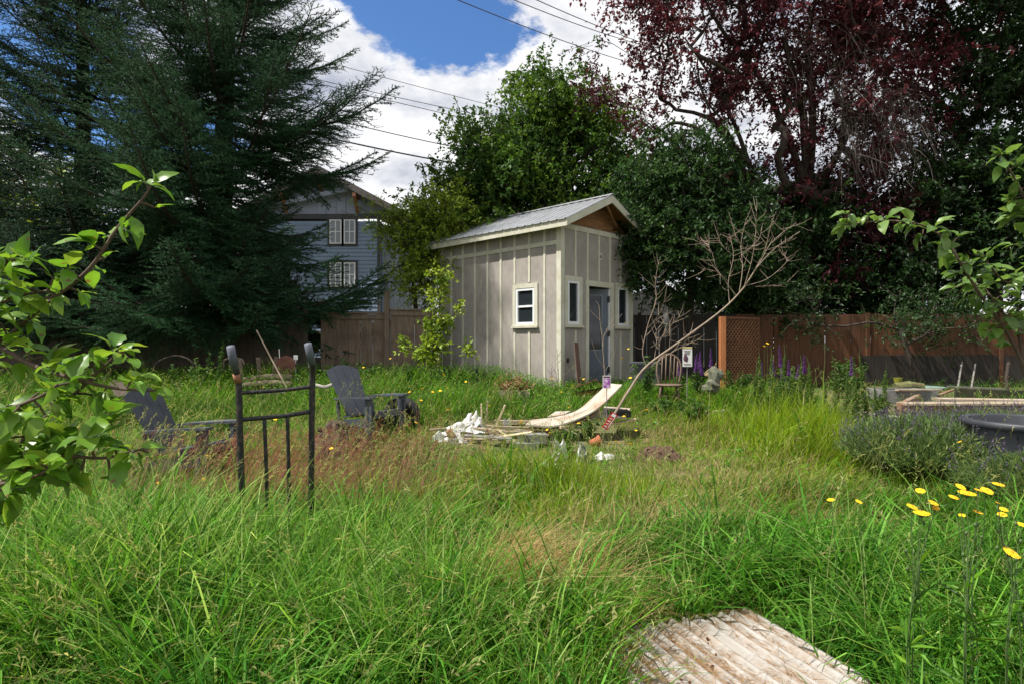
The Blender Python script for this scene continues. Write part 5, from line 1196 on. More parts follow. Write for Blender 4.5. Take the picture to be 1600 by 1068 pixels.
# ------------------------------------------------------------------ yellow flowers
m_stem = mat('flower stem', (.075, .13, .035), (.05, .09, .025), rough=.6, scale=30, bump=.05)
m_yel = mat('yellow petal', (.80, .50, .008), (.74, .40, .006), rough=.6, scale=30, bump=.05)
m_yc = mat('orange flower centre', (.62, .28, .005), (.5, .2, .004), rough=.8, scale=60, bump=.3)
def flower_head(e, c, d, tilt):
    M = Matrix.Rotation(tilt[0], 3, 'X') @ Matrix.Rotation(tilt[1], 3, 'Y'); Mn = np.array(M)
    b = MB()
    for ring, (k, rr, zz_) in enumerate(((22, 1.0, 0.0), (16, .72, .10), (10, .45, .16))):
        for j in range(k):
            a = 2*math.pi*(j+.5*ring)/k+rnd(-.06, .06); L_ = d/2*rr*rnd(.9, 1.06); w = d*.075; u = np.array([math.cos(a), math.sin(a), 0]); v = np.array([-math.sin(a), math.cos(a), 0]); o = np.array([0, 0, zz_*d*.5])
            up = np.array([0, 0, 1.0]); pts = [o+u*L_*.1-v*w*.5, o+u*L_*.7-v*w+up*L_*.10, o+u*L_-v*w*.6+up*L_*.05, o+u*L_+v*w*.6+up*L_*.05, o+u*L_*.7+v*w+up*L_*.10, o+u*L_*.1+v*w*.5]
            b.add(np.array(pts) @ Mn.T+c, [(0, 1, 4, 5), (1, 2, 3, 4)])
    b.build('petals', m_yel, e)
    b = MB(); b.blob(c+Mn @ np.array([0, 0, .09*d]), (d*.26, d*.26, d*.12), 3, .1, M, 10); b.build('flower_centre', m_yc, e, True)
    b = MB(); V_ = np.array([(r*math.cos(a), r*math.sin(a), z) for r, z in ((.05*d, -.32*d), (.15*d, -.2*d), (.16*d, -.02*d)) for a in np.arange(8)*math.pi/4]); b.add(V_ @ Mn.T+c, [(i*8+j, i*8+(j+1) % 8, (i+1)*8+(j+1) % 8, (i+1)*8+j) for i in range(2) for j in range(8)]); b.build('calyx', m_stem, e, True)
    return c-Mn @ np.array([0, 0, .3*d])
FL = [(1438, 766, 14, 'a'), (1425, 791, 17, 'a'), (1440, 801, 23, 'a'), (1458, 785, 15, 'a'), (1462, 793, 11, 'a'), (1501, 760, 15, 'b'), (1490, 776, 14, 'b'), (1511, 770, 25, 'b'), (1529, 765, 12, 'b'), (1542, 766, 18, 'b'), (1560, 756, 17, 'c'), (1503, 804, 10, 'b'), (1528, 799, 14, 'b'), (1559, 785, 8, 'c'), (1568, 795, 13, 'c'), (1566, 803, 13, 'c'), (1597, 819, 14, 'c'), (1580, 863, 25, 'c'), (1298, 780, 11, 'd'), (1342, 783, 11, 'e')]
SPOT = {0: 'highest yellow flower of the left cluster in front of the lavender', 2: 'large yellow flower lowest in the left cluster before the lavender', 7: 'largest yellow flower, in the right cluster in front of the lavender', 10: 'highest yellow flower at the right, in front of the tub', 17: 'big low yellow flower close to the right edge above the green grass',
        18: 'small yellow flower alone above the short grass, left of two', 19: 'small yellow flower alone above the short grass, right of two'}
roots = {'a': (1428, 1010, 2.1), 'b': (1512, 1000, 2.05), 'c': (1588, 1010, 2.0)}
for i, (a, c_, dpx, grp) in enumerate(FL):
    Y = 2.05+rnd(-.1, .1) if grp in 'abc' else 2.9; c = P(a, c_, Y); d = dpx/F*Y
    e = empty('yellow_flower', (c[0], c[1], float(gz(c[0], c[1]))), SPOT.get(i, 'yellow hawkweed flower on a thin dark stem in the cluster before the lavender'), 'flower', 'yellow flowers in front of the lavender')
    s0 = flower_head(e, c, d, (rnd(.1, .5), rnd(-.3, .3)))
    if grp in 'abc':
        rx, ry, rY = roots[grp]; r0 = P(rx+rnd(-16, 16), ry, rY); mid = P((a+rx)/2*.5+rx*.5, 900+rnd(-20, 20), (Y+rY)/2); g0 = np.array([r0[0], r0[1], float(gz(r0[0], r0[1]))]); q = smooth_path([s0, s0*.6+mid*.4+np.array([rnd(-.012, .012), 0, -.02]), mid, r0, g0])
    else:
        g0 = np.array([c[0]+.03, c[1], float(gz(c[0], c[1]))]); q = smooth_path([s0, s0*.5+g0*.5+np.array([.015, 0, 0]), g0])
    b = MB(); b.tube(q, np.linspace(.0012, .0022, len(q)), 6); b.build('stem', m_stem, e, True)
    if grp in 'abc':     # side bud and narrow stem leaves
        k = int(len(q)*rnd(.3, .55)); b = MB(); s1 = q[k]+np.array([rnd(-.05, .05), rnd(-.03, .03), rnd(.05, .11)]); b.tube(smooth_path([q[k], (q[k]+s1)/2+np.array([0, 0, -.012]), s1]), .0012, 5); b.blob(s1, (.011, .011, .016), i, .1, n=8); b.build('bud', m_stem, e, True)
        kk = R.integers(len(q)//2, len(q)-1, 7); V, T = leaves(q[kk], R.normal(0, 1, (7, 3))*np.array([1, 1, .4])+np.array([0, 0, .5]), R.uniform(.06, .13, 7), .014); npmesh('leaves', V, [T], leafmat('weed leaf', .35, .5, .3), e, col=np.repeat(mixcol(7, GREEN), 4, 0))
# bare bud stalks between the clusters
# meadow flowers: tiny heads on stems
proto = None
MF = [(205, 806, 4.3), (318, 748, 5.6), (346, 750, 5.6), (236, 676, 6.3), (243, 674, 6.3), (286, 678, 6.2), (326, 712, 5.8), (247, 754, 5.2), (518, 700, 6.2), (568, 574, 10.2), (562, 590, 10), (658, 625, 9.2), (676, 612, 9.6), (688, 610, 9.8), (660, 607, 9.9), (693, 585, 10.6), (699, 606, 10), (728, 596, 10.3), (766, 619, 9.6), (765, 634, 9), (815, 657, 8.2), (813, 660, 8.2), (862, 591, 10.8), (877, 612, 10.1),
      (894, 602, 10.2), (889, 636, 8.7), (930, 630, 8.9), (855, 671, 7.7), (859, 676, 7.7), (871, 688, 7.4), (904, 661, 7.9), (912, 592, 10.5), (952, 693, 7.3), (962, 689, 7.3), (967, 692, 7.3), (985, 693, 7.2), (994, 672, 7.6), (821, 707, 7.0), (798, 702, 7.0), (808, 700, 7.0), (975, 650, 8.1), (1199, 537, 10.2), (1194, 541, 10.2), (977, 505, 12.0), (982, 545, 11.8), (972, 560, 11.6), (610, 560, 10.8), (500, 622, 8.8), (411, 605, 9.6), (740, 690, 7.2), (650, 660, 8.2), (640, 612, 9.4),
      (1500, 690, 5.2), (985, 590, 10.6), (1010, 640, 8.4), (905, 725, 6.4), (850, 705, 6.9), (340, 640, 8), (430, 655, 7.6), (700, 640, 8.8)]
for i, (a, c_, Y) in enumerate(MF):
    c = P(a, c_, Y); g0 = float(gz(c[0], c[1])); h = max(c[2]-g0, .12)
    if proto is None:
        proto = empty('meadow_flower', (0, 0, 0), 'small yellow meadow flower on a thin stem among the grass', 'flower', 'small yellow flowers scattered through the meadow')
        b = MB(); b.tube([(0, 0, -1), (.006, 0, -.5), (0, 0, 0)], [.003, .0026, .002], 5); b.build('stem', m_stem, proto, world=False)
        b = MB(); b.lathe((0, 0, 0), [(.002, -.012), (.010, -.004), (.027, .006), (.022, .010), (.006, .008)], 12); b.build('flower_head', m_yel, proto, world=False); e = proto
    else: e = copy_tree(proto)
    e.location = (c[0], c[1], g0+h)
    for ch in e.children:
        s = rnd(.62, 1.0)*(Y/8)**.4
        if ch.name.startswith('stem'): ch.scale = (1, 1, h)
        else: ch.scale = (s, s, s); ch.rotation_euler = (rnd(.1, .6), rnd(-.4, .4), rnd(0, 6))

# ------------------------------------------------------------------ lavender and the tub
m_tub = mat('blue black tub', (.038, .042, .052), (.027, .030, .038), rough=.5, scale=10, bump=.08, c2=(.065, .07, .08), scale2=3, amt2=.5)
tub = empty('garden_tub', (4.97, 5.75, 0), 'round dark blue grey tub standing in the lavender at the right edge', 'tub')
b = MB(); prof = [(.40, .02), (.46, .10), (.505, .45), (.52, .64), (.535, .655), (.535, .695), (.52, .705), (.485, .705), (.478, .69), (.46, .40), (.42, .12)]
b.lathe((4.97, 5.75, 0), prof, 56); b.build('body', m_tub, tub, True)
b = MB(); b.lathe((4.97, 5.75, .30), [(.01, .05), (.2, .06), (.43, .04), (.43, 0), (.01, 0)], 40); b.build('soil', mat('potting soil', (.03, .022, .016), rough=1, scale=30, bump=.8), tub)
LAV = [(.07, .13, .042), (.12, .20, .065), (.17, .26, .09), (.22, .29, .13)]
LVP = [(.06, .045, .09), (.10, .075, .14), (.15, .115, .19), (.045, .04, .06)]
def lavender(label, cx, cy, rx, ry, h, n, nsp, seed=0):
    e = empty('lavender_bush', (cx, cy, float(gz(cx, cy))), label, 'lavender', 'lavender bushes round the tub'); g0 = float(gz(cx, cy))
    a = R.uniform(0, 2*np.pi, n); r = R.uniform(0, 1, n)**.5; dirx, diry = np.cos(a)*r, np.sin(a)*r
    root = np.stack([cx+dirx*rx*.35, cy+diry*ry*.35, np.full(n, g0)+.02], 1); tip = np.stack([cx+dirx*rx, cy+diry*ry, g0+h*np.sqrt(np.maximum(1-.72*r*r, .05))], 1)+R.normal(0, .03, (n, 3))
    # stems seen from half way up, dressed with narrow leaves
    k = 7; idx = np.repeat(np.arange(n), k); u_ = R.uniform(.42, 1.0, n*k)**.7; bend = u_**.75; pb = root[idx]*(1-bend)[:, None]+tip[idx]*bend[:, None]; pb[:, 2] = root[idx][:, 2]+(tip[idx][:, 2]-root[idx][:, 2])*u_
    sd_ = unit(tip-root); d = unit(sd_[idx]*.9+np.array([0, 0, .55])+R.normal(0, .38, (n*k, 3))); V, T = leaves(pb, d, R.uniform(.045, .085, n*k), .0078); c = mixcol(n*k, LAV)
    npmesh('foliage', V, [T], leafmat('lavender leaf', .38, .65, .2), e, col=np.repeat(c, 4, 0))
    # woody centre
    tb_ = Tubes(4)
    for i in range(0, n, 22): m = (root[i]+tip[i])/2; tb_.add(np.array([root[i], m+np.array([0, 0, .06]), tip[i]]), [.006, .004, .002])
    tb_.build('stems', m_bark, e)
    i = R.integers(0, n, nsp); i = i[tip[i][:, 2] > g0+h*.45]; base = tip[i]; m = len(base); dd = unit(sd_[i]*.5+np.array([0, 0, 1.0])+R.normal(0, .13, (m, 3))); ln = R.uniform(.05, .17, m); Vs, Ts, Cs, o = [], [], [], 0
    w = np.cross(dd, unit(R.normal(0, 1, (m, 3)))); w = unit(w)*.0016; top = base+dd*ln[:, None]
    V = np.stack([base-w, base+w, top+w*.7, top-w*.7], 1).reshape(-1, 3); q = np.arange(m)[:, None]*4; T = np.concatenate([q+np.array([[0, 1, 2]]), q+np.array([[0, 2, 3]])]); Vs.append(V); Ts.append(T); Cs.append(np.repeat(mixcol(m, LAV), 4, 0)); o = len(V)
    for s in range(7):
        V, T = leaves(top-dd*.008*s+dd*.012, unit(dd*.6+R.normal(0, .55, (m, 3))), R.uniform(.014, .022, m), .010); Vs.append(V); Ts.append(T+o); o += len(V); Cs.append(np.repeat(mixcol(m, LVP), 4, 0))
    npmesh('flower_spikes', np.vstack(Vs), [np.vstack(Ts)], leafmat('lavender flower', .25, .6, .2), e, col=np.vstack(Cs))
lavender('large grey green lavender bush spreading left of the tub', 4.22, 6.2, .70, .8, .62, 3800, 420)
lavender('lavender bush in front of the dark tub at the right edge', 4.75, 5.05, .95, .55, .42, 3200, 200)
lavender('lavender bush behind the tub with the densest purple spikes', 5.7, 7.2, 1.4, .6, .50, 2800, 800)
# ------------------------------------------------------------------ right hand side, back
m_beam = mat('old timber beam', (.25, .14, .08), (.15, .085, .055), rough=.85, scale=7, stretch=(.5, 3, 3), bump=.35, c2=(.26, .21, .17), scale2=2, amt2=.6)
m_mossy = mat('mossy board', (.045, .05, .022), (.025, .025, .016), rough=.95, scale=8, bump=.4)
rbd = empty('raised_bed', (6.6, 9.4, .2), 'old brown timber raised bed behind the lavender', 'raised bed')
b = MB(); b.beam(P(1406, 642, 9.4), P(1760, 644, 9.0), .10, .24); b.build('side_beam', m_beam, rbd)
b = MB(); b.beam(P(1408, 630, 9.45), P(1760, 629, 9.05), .30, .035); b.build('top_board', m_plank, rbd)
b = MB(); b.beam(P(1406, 640, 9.42), P(1440, 622, 10.8), .08, .22); b.build('side_beam', m_beam, rbd)
b = MB(); b.beam(P(1420, 640, 9.8), P(1740, 640, 9.5), .9, .05); b.build('soil', MATS['potting soil'], rbd)
b = MB(); b.beam(P(1462, 623, 10.0), P(1700, 627, 9.7), .26, .045); one('timber_plank', b, m_plank, 'long pale weathered plank lying across the raised bed', 'plank', P(1560, 625, 9.9))
b = MB(); b.beam(P(1492, 614, 10.9), P(1720, 622, 10.7), .05, .20); one('mossy_board', b, m_mossy, 'dark mossy board standing on edge behind the raised bed', 'board', P(1560, 616, 10.9))
b = MB(); b.beam(P(1464, 618, 10.6), P(1490, 608, 11.3), .05, .03); one('stick', b, m_beam, 'short stick propped at the left end of the mossy board', 'stick', P(1475, 613, 10.9))
tr_ = empty('stone_trough', P(1420, 626, 10.7), 'grey concrete trough left of the raised bed', 'trough')
b = MB(); x0, x1 = P(1378, 0, 10.6)[0], P(1462, 0, 10.6)[0]; zt, zb = P(0, 609, 10.6)[2], P(0, 638, 10.6)[2]
b.bb(x0, x1, 10.55, 10.63, zb, zt); b.bb(x0, x1, 11.10, 11.18, zb, zt); b.bb(x0, x0+.08, 10.631, 11.099, zb, zt-.001); b.bb(x1-.08, x1, 10.631, 11.099, zb, zt-.001); b.bb(x0+.08, x1-.08, 10.631, 11.099, zb, zt-.12); b.build('basin', m_conc, tr_)
b = MB(); b.beam((x0+.2, 10.5, zt+.012), (x1+.1, 10.62, zt+.004), .09, .03); b.build('rim_stone', m_plank, tr_)
bt_ = empty('birdbath', P(1432, 606, 11.6), 'pale green round bird bath bowl behind the concrete trough', 'bird bath')
c = P(1436, 606, 11.6); b = MB(); b.lathe(c, [(.04, -.06), (.3, -.04), (.43, .02), (.44, .035), (.41, .035), (.28, -.01), (.02, -.02)], 36); b.build('bowl', mat('verdigris', (.17, .25, .22), (.11, .16, .12), rough=.7, scale=9, bump=.15), bt_, True)
b = MB(); b.lathe((c[0], c[1], .3), [(.2, 0), (.18, .06), (.08, .12), (.07, c[2]-.3-.06)], 20); b.build('pedestal', m_conc, bt_, True)
b = MB(); b.tube([P(1398, 604, 11.3), P(1420, 602, 11.3), P(1442, 604, 11.3)], [.08, .09, .07], 12); one('mossy_log', b, mat('mossy log', (.16, .17, .06), (.07, .06, .03), rough=.95, scale=14, bump=.6), 'mossy log lying on the bird bath', 'log', P(1420, 603, 11.3))
b = MB(); b.lathe(P(1403, 596, 11.5), [(.05, -.07), (.075, .06), (.08, .08), (.065, .08), (.05, -.04)], 14); one('flower_pot', b, mat('lime pot', (.24, .24, .03), rough=.6, bump=.05), 'small yellow green pot at the left end of the mossy log', 'pot', P(1403, 596, 11.5))
for (a0, b0, a1, b1) in ((1503, 568, 1494, 609), (1524, 571, 1515, 609)):
    b = MB(); b.beam(P(a1, b1+12, 11.6), P(a0, b0-2, 13.2), .03, .04); one('leaning_pole', b, m_stake, 'thin grey pole leaning on the dark boards below the cedar fence, '+('left' if a0 < 1510 else 'right')+' of the pair', 'pole', P(a1, b1, 11.6))
b = MB(); b.beam(P(1480, 603, 11.9), P(1570, 607, 11.8), .02, .03); one('leaning_pole', b, m_stake, 'thin horizontal pole crossing the two leaning poles', 'pole', P(1530, 605, 11.9))
b = MB(); b.tube([G(1575, 11.8), P(1572, 590, 11.9), P(1576, 566, 12)], .03, 8); one('thin_stake', b, m_bark, 'dark upright stake right of the leaning poles', 'stake', G(1575, 11.8))
for q, l in ((((1318, 640, 9.6), (1406, 655, 9.2), .34, .05), 'pale flat board path slab left of the raised bed, upper one'), (((1352, 654, 8.7), (1420, 668, 8.5), .3, .04), 'pale flat board path slab beside the lavender, lower one'),
             (((1255, 695, 7.9), (1330, 696, 7.75), .10, .035), 'weathered plank on the ground by the tall grass, back one of two'), (((1258, 704, 7.6), (1322, 705, 7.5), .10, .035), 'weathered plank on the ground by the tall grass, front one of two'),
             (((1098, 631, 9.6), (1136, 633, 9.6), .12, .05), 'short pale board end showing at the left edge of the tall grass')):
    b = MB(); A_, C_ = P(*q[0]), P(*q[1]); A_[2] = gz(A_[0], A_[1])+.06; C_[2] = gz(C_[0], C_[1])+.06; b.beam(A_, C_, q[2], q[3]); one('path_board', b, mat('bleached board', (.46, .40, .32), (.34, .29, .22), rough=.85, scale=8, stretch=(.5, 3, 3), bump=.3), l, 'board', (A_+C_)/2, 'pale boards on the ground')
# windsor chair
wc = empty('windsor_chair', G(1042, 10.6), 'old bare wooden windsor chair with a hooped back among the weeds', 'chair'); Y = 10.6
m_oldc = mat('grey brown chair wood', (.17, .12, .085), (.10, .07, .05), rough=.85, scale=12, stretch=(1, 1, .4), bump=.35)
tb('back_hoop', [(1030, 600, Y+.15), (1026, 580, Y+.2), (1029, 563, Y+.25), (1043, 553, Y+.28), (1057, 558, Y+.25), (1064, 572, Y+.2), (1061, 598, Y+.15)], .016, m_oldc, wc, 8)
for x0, x1, yt in ((1035, 1033, 557), (1041, 1039.5, 554), (1048, 1046, 554), (1054, 1052, 556), (1059, 1057, 561)): tb('spindle', [(x0, yt, Y+.26), (x1, 600, Y+.15)], .011, m_oldc, wc, 6)
b = MB(); c = P(1045, 601, Y); b.lathe(c, [(.01, -.02), (.20, -.018), (.235, 0), (.23, .018), (.01, .012)], 20); b.build('seat', m_oldc, wc, True)
for x0, x1, dy in ((1033, 1028, -.12), (1058, 1062, -.12), (1036, 1031, .16), (1056, 1060, .16)): tb('leg', [(x0, 602, Y+dy), (x1, 634, Y+dy)], .017, m_oldc, wc, 8)
tb('stretcher', [(1031, 618, Y-.12), (1061, 618, Y-.12)], .010, m_oldc, wc, 6)
# sign by the chair
pl = empty('plant_label', G(1073, 10.4), 'white plant card with a dark picture on a stake beside the windsor chair', 'plant label'); c = P(1074, 557, 10.4)
b = MB(); b.box(c, (.165, .008, .34)); b.build('card', m_card, pl)
b = MB(); b.blob(c+np.array([-.03, -.006, -.02]), (.075, .008, .13), 3, .35); b.build('picture', m_ink, pl)
b = MB()
for i in range(3): b.box(c+np.array([.0, -.0055, .10-.025*i]), (.11-.02*i, .003, .010))
b.box(c+np.array([0, -.0055, -.13]), (.12, .003, .012)); o = b.build('lettering', m_ink, pl); o['kind'] = 'stuff'
b = MB(); b.box(c+np.array([0, -.0055, .155]), (.165, .003, .02)); b.build('heading', mat('yellow print', (.7, .55, .1), rough=.5, bump=0), pl)
b = MB(); b.tube([c+np.array([0, .01, -.1]), G(1073, 10.42)], .008, 6); b.build('stake', m_stake, pl)
m_stone = mat('mossy stone', (.13, .135, .095), (.07, .075, .05), rough=.95, scale=9, bump=.5)
b = MB(); b.blob(P(1117, 594, 11.0), (.26, .24, .46), 8, .45, Matrix.Rotation(.35, 3, 'Y'), 14, .75); one('mossy_stone', b, m_stone, 'upright mossy grey stone right of the purple flowers', 'stone', P(1117, 594, 11.0))
b = MB(); b.blob(P(1110, 605, 10.8), (.26, .22, .22), 9, .45, n=12, sq=.75); one('mossy_stone', b, m_stone, 'low rounded grey stone in front of the upright mossy one', 'stone', P(1110, 605, 10.8))
b = MB(); b.blob(P(1108, 585, 11.2), (.22, .18, .16), 5, .5, n=10); b.tube([P(1107, 583, 11.2), P(1112, 570, 11.2)], .008, 5); b.tube([P(1112, 583, 11.2), P(1119, 567, 11.2)], .008, 5); one('stone_ornament', b, mat('tan ornament', (.34, .27, .14), (.10, .08, .05), rough=.9, scale=14, bump=.5), 'tan carved ornament with two thin rods beside the mossy stone', 'ornament', P(1108, 585, 11.2))
b = MB(); b.bb(2.45, 2.95, 11.9, 12.4, .35, 1.0); b.bb(2.42, 2.98, 11.87, 12.43, 1.0, 1.04); one('grey_bin', b, mat('grey bin plastic', (.07, .072, .08), rough=.6, bump=.03), 'dark grey lidded bin in the shade right of the shed', 'bin', (2.7, 12.1, .4))
b = MB(); b.tube([P(1040, 512, 13.6), P(1040, 489, 13.6)], .055, 14); b.tube([P(1040, 520, 13.62), P(1040, 512, 13.62)], .02, 8); one('lantern', b, mat('pale lantern', (.25, .27, .27), rough=.4, bump=.03), 'small grey cylinder lantern on the black fence', 'lantern', P(1040, 500, 13.6), smooth=True)
# ------------------------------------------------------------------ left hand side, back
m_log = mat('peeled branch', (.20, .15, .11), (.11, .08, .06), rough=.9, scale=12, bump=.5)
lb = empty('rustic_bench', G(430, 11.3), 'rustic bench of bent branches in front of the dark fence', 'bench'); Y = 11.3
tb('post', [(375, 561, Y), (379, 590, Y), (387, 611, Y)], .035, m_log, lb, 8); tb('post', [(403, 558, Y+.1), (406, 585, Y+.1), (412, 606, Y+.1)], .04, m_log, lb, 8); tb('post', [(432, 557, Y+.1), (428, 580, Y+.1), (429, 606, Y+.1)], .035, m_log, lb, 8); tb('post', [(456, 560, Y), (452, 585, Y), (453, 612, Y)], .035, m_log, lb, 8)
tb('arch', [(349, 575, Y-.1), (350, 563, Y-.1), (360, 560, Y-.05), (377, 561, Y), (382, 570, Y)], .018, m_log, lb, 8)
tb('seat_log', [(382, 594, Y-.2), (420, 589, Y-.2), (456, 590, Y-.2)], .07, m_log, lb, 10); tb('seat_log', [(380, 602, Y-.45), (420, 598, Y-.45), (456, 600, Y-.45)], .06, m_log, lb, 10)
b = MB(); b.lathe(P(446, 572, 11.2), [(.01, -.012), (.19, -.012), (.20, .0), (.19, .012), (.01, .02)], 22, Matrix.Rotation(rad(80), 3, 'X')); one('rusty_disc', b, mat('dark rust', (.12, .045, .028), (.06, .025, .018), rough=.9, bump=.3), 'round rusty disc leaning on the rustic bench', 'disc', P(446, 572, 11.2))
b = MB(); b.tube([P(401, 516, 11.0), P(424, 560, 10.8), P(448, 605, 10.5)], [.012, .014, .014], 7); one('leaning_stick', b, m_twigd, 'long thin stick leaning across the rustic bench', 'stick', P(430, 570, 10.8))
b = MB(); b.box(P(462, 558, 11.4), (.08, .01, .09)); b.tube([P(462, 562, 11.42), G(462, 11.42)], .007, 6); one('white_tag', b, m_card, 'small white tag on a stake right of the rusty disc', 'tag', P(462, 558, 11.4))
b = MB(); b.tube([P(436, 545, 11.3), P(437, 560, 11.3), G(437, 11.3)], .008, 6); one('white_tag', b, m_card, 'thin white marker stick behind the rusty disc', 'tag', P(436, 550, 11.3))
b = MB(); b.tube(smooth_path([P(478, 606, 9.6), P(492, 601, 9.6), P(507, 604, 9.6), P(522, 599, 9.7)]), .028, 8); one('pale_branch', b, mat('pale bark', (.42, .40, .37), (.27, .25, .22), rough=.8, scale=20, bump=.4), 'short pale branch lying level left of the middle chair', 'branch', P(500, 603, 9.6))
b = MB(); b.tube(smooth_path([P(408, 614, 10.0), P(424, 612, 10.0), P(446, 612, 10.0)]), .035, 8); one('pale_branch', b, MATS['pale bark'], 'pale peeled log end seen between the hand truck bars', 'branch', P(425, 612, 10.0))
b = MB(); b.tube(smooth_path([G(240, 11.2), P(240, 575, 11.2), P(262, 558, 11.2), P(285, 557, 11.2), P(303, 572, 11.2), G(306, 11.2)]), .018, 7); one('garden_hoop', b, m_bark, 'dark bent hoop standing against the leaning fence', 'hoop', G(270, 11.2))
oc = empty('wooden_armchair', G(190, 9.0), 'old grey wooden garden chair half hidden behind the apple leaves', 'chair'); Y = 9.0
for x in (176, 186): b = MB(); b.beam(P(x, 594, Y+.3), P(x+10, 622, Y+.1), .09, .02); b.build('back_slat', m_oldw, oc)
b = MB(); b.beam(P(168, 620, Y-.1), P(232, 617, Y-.1), .10, .03); b.build('armrest', m_oldw, oc)
b = MB(); b.beam(P(176, 632, Y), P(236, 630, Y), .4, .03); b.build('seat', m_oldw, oc)
for x in (172, 234): b = MB(); b.beam(P(x, 620, Y-.1), G(x, Y-.1), .06, .05, up=(0, 1, 0)); b.build('leg', m_oldw, oc)
# things glimpsed through the gap in the fence
b = MB(); b.lathe(G(489, 16.5)+np.array([0, 0, .75]), [(.16, 0), (.2, .5), (.22, .55), (.19, .55), (.15, .1)], 18); one('orange_planter', b, mat('orange glaze', (.5, .19, .03), rough=.4, bump=.05), 'orange pot glimpsed through the gap in the dark fence', 'pot', G(489, 16.5), smooth=True)
b = MB()
g0 = G(495, 15.6)
for i in range(5):
    for j in range(4):
        b.bb(g0[0]-.2+i*.085, g0[0]-.2+i*.085+.07, 15.6, 15.68, .45+j*.14, .45+j*.14+.12)
b.bb(g0[0]-.21, g0[0]+.22, 15.685, 15.72, .4, 1.05); one('pale_stone_wall', b, mat('pale stone', (.55, .53, .48), (.36, .34, .3), rough=.9, scale=12, bump=.4), 'pale stone block wall glimpsed through the fence gap', 'wall', g0)

# ------------------------------------------------------------------ plants
def leafplant(name, label, px_, Y, h, wd, nl, L0, stops, cat='plant', group=None, pw=1.0, asp=.45):
    g0 = G(px_, Y); e = empty(name, g0, label, cat, group); Tm = Tubes(4); Pb, Db = [], []; ns = max(3, nl//40)
    for s in range(ns):
        a = rnd(0, 6.28); r = wd*math.sqrt(rnd(0, 1)); top = g0+np.array([r*math.cos(a), r*math.sin(a), h*rnd(.6, 1.05)]); q = np.array([g0+np.array([r*.3*math.cos(a), r*.3*math.sin(a), 0]), (g0+top)/2+np.array([0, 0, h*.08]), top]); Tm.add(q, [.007, .005, .003])
        k = nl//ns; t = R.uniform(.12, 1, k)**pw; pp = q[0]*((1-t)**2)[:, None]+2*q[1]*(t*(1-t))[:, None]+q[2]*(t*t)[:, None]; Pb.append(pp); Db.append(R.normal(0, 1, (k, 3))*np.array([1, 1, .5])+np.array([0, 0, .25]))
    Tm.build('stems', m_stem, e); Pb, Db = np.vstack(Pb), np.vstack(Db); n = len(Pb); Ll = L0*R.uniform(.6, 1.25, n); V, T = leaves(Pb, Db, Ll, Ll*asp); npmesh('foliage', V, [T], leafmat('tree leaf', .38, .5, .3, 1.2), e, col=np.repeat(mixcol(n, stops), 4, 0)); return e
for px_, Y, h, w, l in ((1150, 11.4, .55, .45, 'low leafy green plant in front of the lattice screen'), (1310, 11.2, .75, .3, 'upright leafy plant before the cedar fence, left of the trough'), (1335, 10.8, .7, .3, 'leafy plant just left of the concrete trough'), (1372, 10.0, .28, .2, 'small leafy plant in front of the concrete trough'),
                        (1005, 11.2, .75, .3, 'leafy plant with yellow buds at the right corner of the shed'), (1040, 9.6, .38, .4, 'dark low plant in front of the windsor chair'), (1085, 8.9, .42, .28, 'feathery dark green plant left of the tall grass'), (335, 11.2, 1.0, .4, 'dark weed clump in front of the leaning fence'), (300, 10.6, .7, .4, 'dark low weed clump left of the rustic bench'), (1230, 11.0, .6, .3, 'green plant below the lattice at the back'), (640, 11.6, .62, .45, 'bushy green weed in front of the brown fence'), (700, 11.8, .55, .4, 'bushy weed at the left foot of the shed'), (565, 12.0, .75, .5, 'tall bushy weed in front of the brown fence, behind the chair'), (920, 8.1, .35, .22, 'green weed growing out of the front of the heap'), (880, 7.4, .4, .2, 'green weed among the white sheets')):
    leafplant('leafy_plant', l, px_, Y, h, w, 420, .075, [(.03, .075, .016), (.055, .125, .024), (.09, .17, .03)])
# sapling at the left corner of the shed
sp_ = crown_tree('leafy_sapling', 'slender light green sapling growing at the left corner of the shed', G(672, 11.6), [(692, 430, 13, 12), (688, 470, 12, 12), (682, 515, 13, 11.8), (700, 500, 9, 11.7), (672, 545, 16, 11.6), (712, 487, 6, 11.6), (640, 540, 6, 11.6), (655, 552, 9, 11.6), (725, 545, 8, 11.5)], YEL, 40, 7, 7, .085, .2, .06, trunk=[G(672, 11.6), P(674, 570, 11.6), P(680, 530, 11.7), P(687, 480, 11.9), P(692, 425, 12)], r0=.02, cat='sapling', asp=.75)
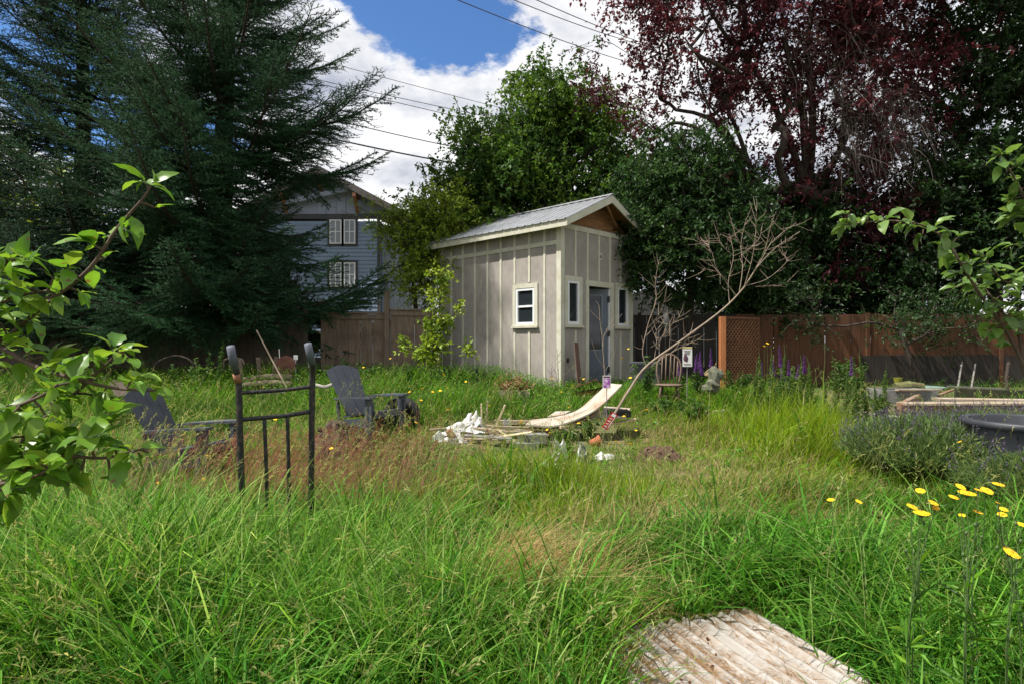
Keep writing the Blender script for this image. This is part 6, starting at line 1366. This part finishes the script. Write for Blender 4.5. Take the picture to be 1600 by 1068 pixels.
# tall narrow weeds in the bright grass
TW = [(1192, 560, 9.2), (1208, 552, 9.4), (1222, 545, 9.2), (1236, 578, 9.0), (1250, 560, 9.3), (1262, 585, 8.8), (1275, 575, 9.1), (1290, 600, 8.8), (1305, 580, 9.0), (1322, 585, 8.9), (1340, 575, 9.0), (1352, 560, 9.2), (1378, 575, 8.9), (1368, 598, 8.7), (1228, 600, 8.6), (1185, 590, 9.1), (1180, 575, 9.3), (1332, 605, 8.5)]
p0 = None
for i, (a, c_, Y) in enumerate(TW):
    g0 = G(a, Y); h = P(a, c_, Y)[2]-g0[2]
    if p0 is None:
        p0 = empty('tall_weed', (0, 0, 0), 'tall narrow leafy green weed stem rising above the bright grass', 'weed', 'tall narrow weeds in the bright grass at right')
        Tm = Tubes(5); Tm.add(np.array([(0, 0, 0), (.02, 0, .5), (.0, .01, 1.0), (.03, 0, 1.15)]), [.009, .007, .004, .002]); Tm.build('stem', m_stem, p0)
        n = 420; t = R.uniform(.05, 1.0, n); an = R.uniform(0, 6.28, n); V, T = leaves(np.stack([.02*np.sin(t*3), 0*t, t], 1), np.stack([np.cos(an), np.sin(an), R.uniform(.1, 1.1, n)], 1), .13*(1.15-t)*R.uniform(.6, 1.2, n), .015); npmesh('foliage', V, [T], leafmat('tree leaf', .38, .5, .3, 1.2), p0, col=np.repeat(mixcol(n, [(.06, .13, .025), (.10, .18, .035), (.13, .21, .05)]), 4, 0)); e = p0
    else: e = copy_tree(p0)
    e.location = tuple(g0); e.scale = (.9, .9, h*rnd(.92, 1.08)); e.rotation_euler = (rnd(-.08, .08), rnd(-.1, .12), rnd(0, 6))
# purple flower spikes
p1 = None
PS = [(1085, 552, 11.0), (1092, 557, 11.0), (1098, 562, 10.9), (1113, 544, 11.1), (1089, 548, 11.1), (1068, 560, 11.3), (1101, 566, 11.2), (1225, 540, 10.4), (1213, 562, 10.4), (1236, 562, 10.5), (1206, 560, 10.8), (1226, 570, 10.1), (1243, 568, 10.3), (1258, 555, 10.5), (1186, 565, 10.6), (1332, 556, 10.2), (1062, 566, 11.3)]
for i, (a, c_, Y) in enumerate(PS):
    g0 = G(a, Y); h = P(a, c_, Y)[2]-g0[2]
    if p1 is None:
        p1 = empty('purple_salvia', (0, 0, 0), 'purple flower spike on a green stem at the back of the garden', 'flower', 'purple flower spikes near the windsor chair and lattice')
        Tm = Tubes(5); Tm.add(np.array([(0, 0, 0), (.01, 0, .5), (0, 0, 1.0)]), [.008, .006, .003]); Tm.build('stem', m_stem, p1)
        n = 240; t = R.uniform(0, 1, n)**.8; an = R.uniform(0, 6.28, n); V, T = leaves(np.stack([0*t, 0*t, .62+.38*t], 1), np.stack([np.cos(an), np.sin(an), R.uniform(.2, .8, n)], 1), .045*(1.15-t), .02); npmesh('flower_spike', V, [T], leafmat('salvia petal', .3, .6, .2), p1, col=np.repeat(mixcol(n, [(.16, .06, .28), (.26, .11, .42), (.11, .045, .2)]), 4, 0))
        n = 60; t = R.uniform(.1, .6, n); an = R.uniform(0, 6.28, n); V, T = leaves(np.stack([0*t, 0*t, t], 1), np.stack([np.cos(an), np.sin(an), R.uniform(.2, .8, n)], 1), .10, .03); npmesh('leaves', V, [T], leafmat('tree leaf', .38, .5, .3, 1.2), p1, col=np.repeat(mixcol(n, DK+GR), 4, 0)); e = p1
    else: e = copy_tree(p1)
    e.location = tuple(g0); e.scale = (1, 1, h); e.rotation_euler = (rnd(-.08, .08), rnd(-.1, .1), rnd(0, 6))
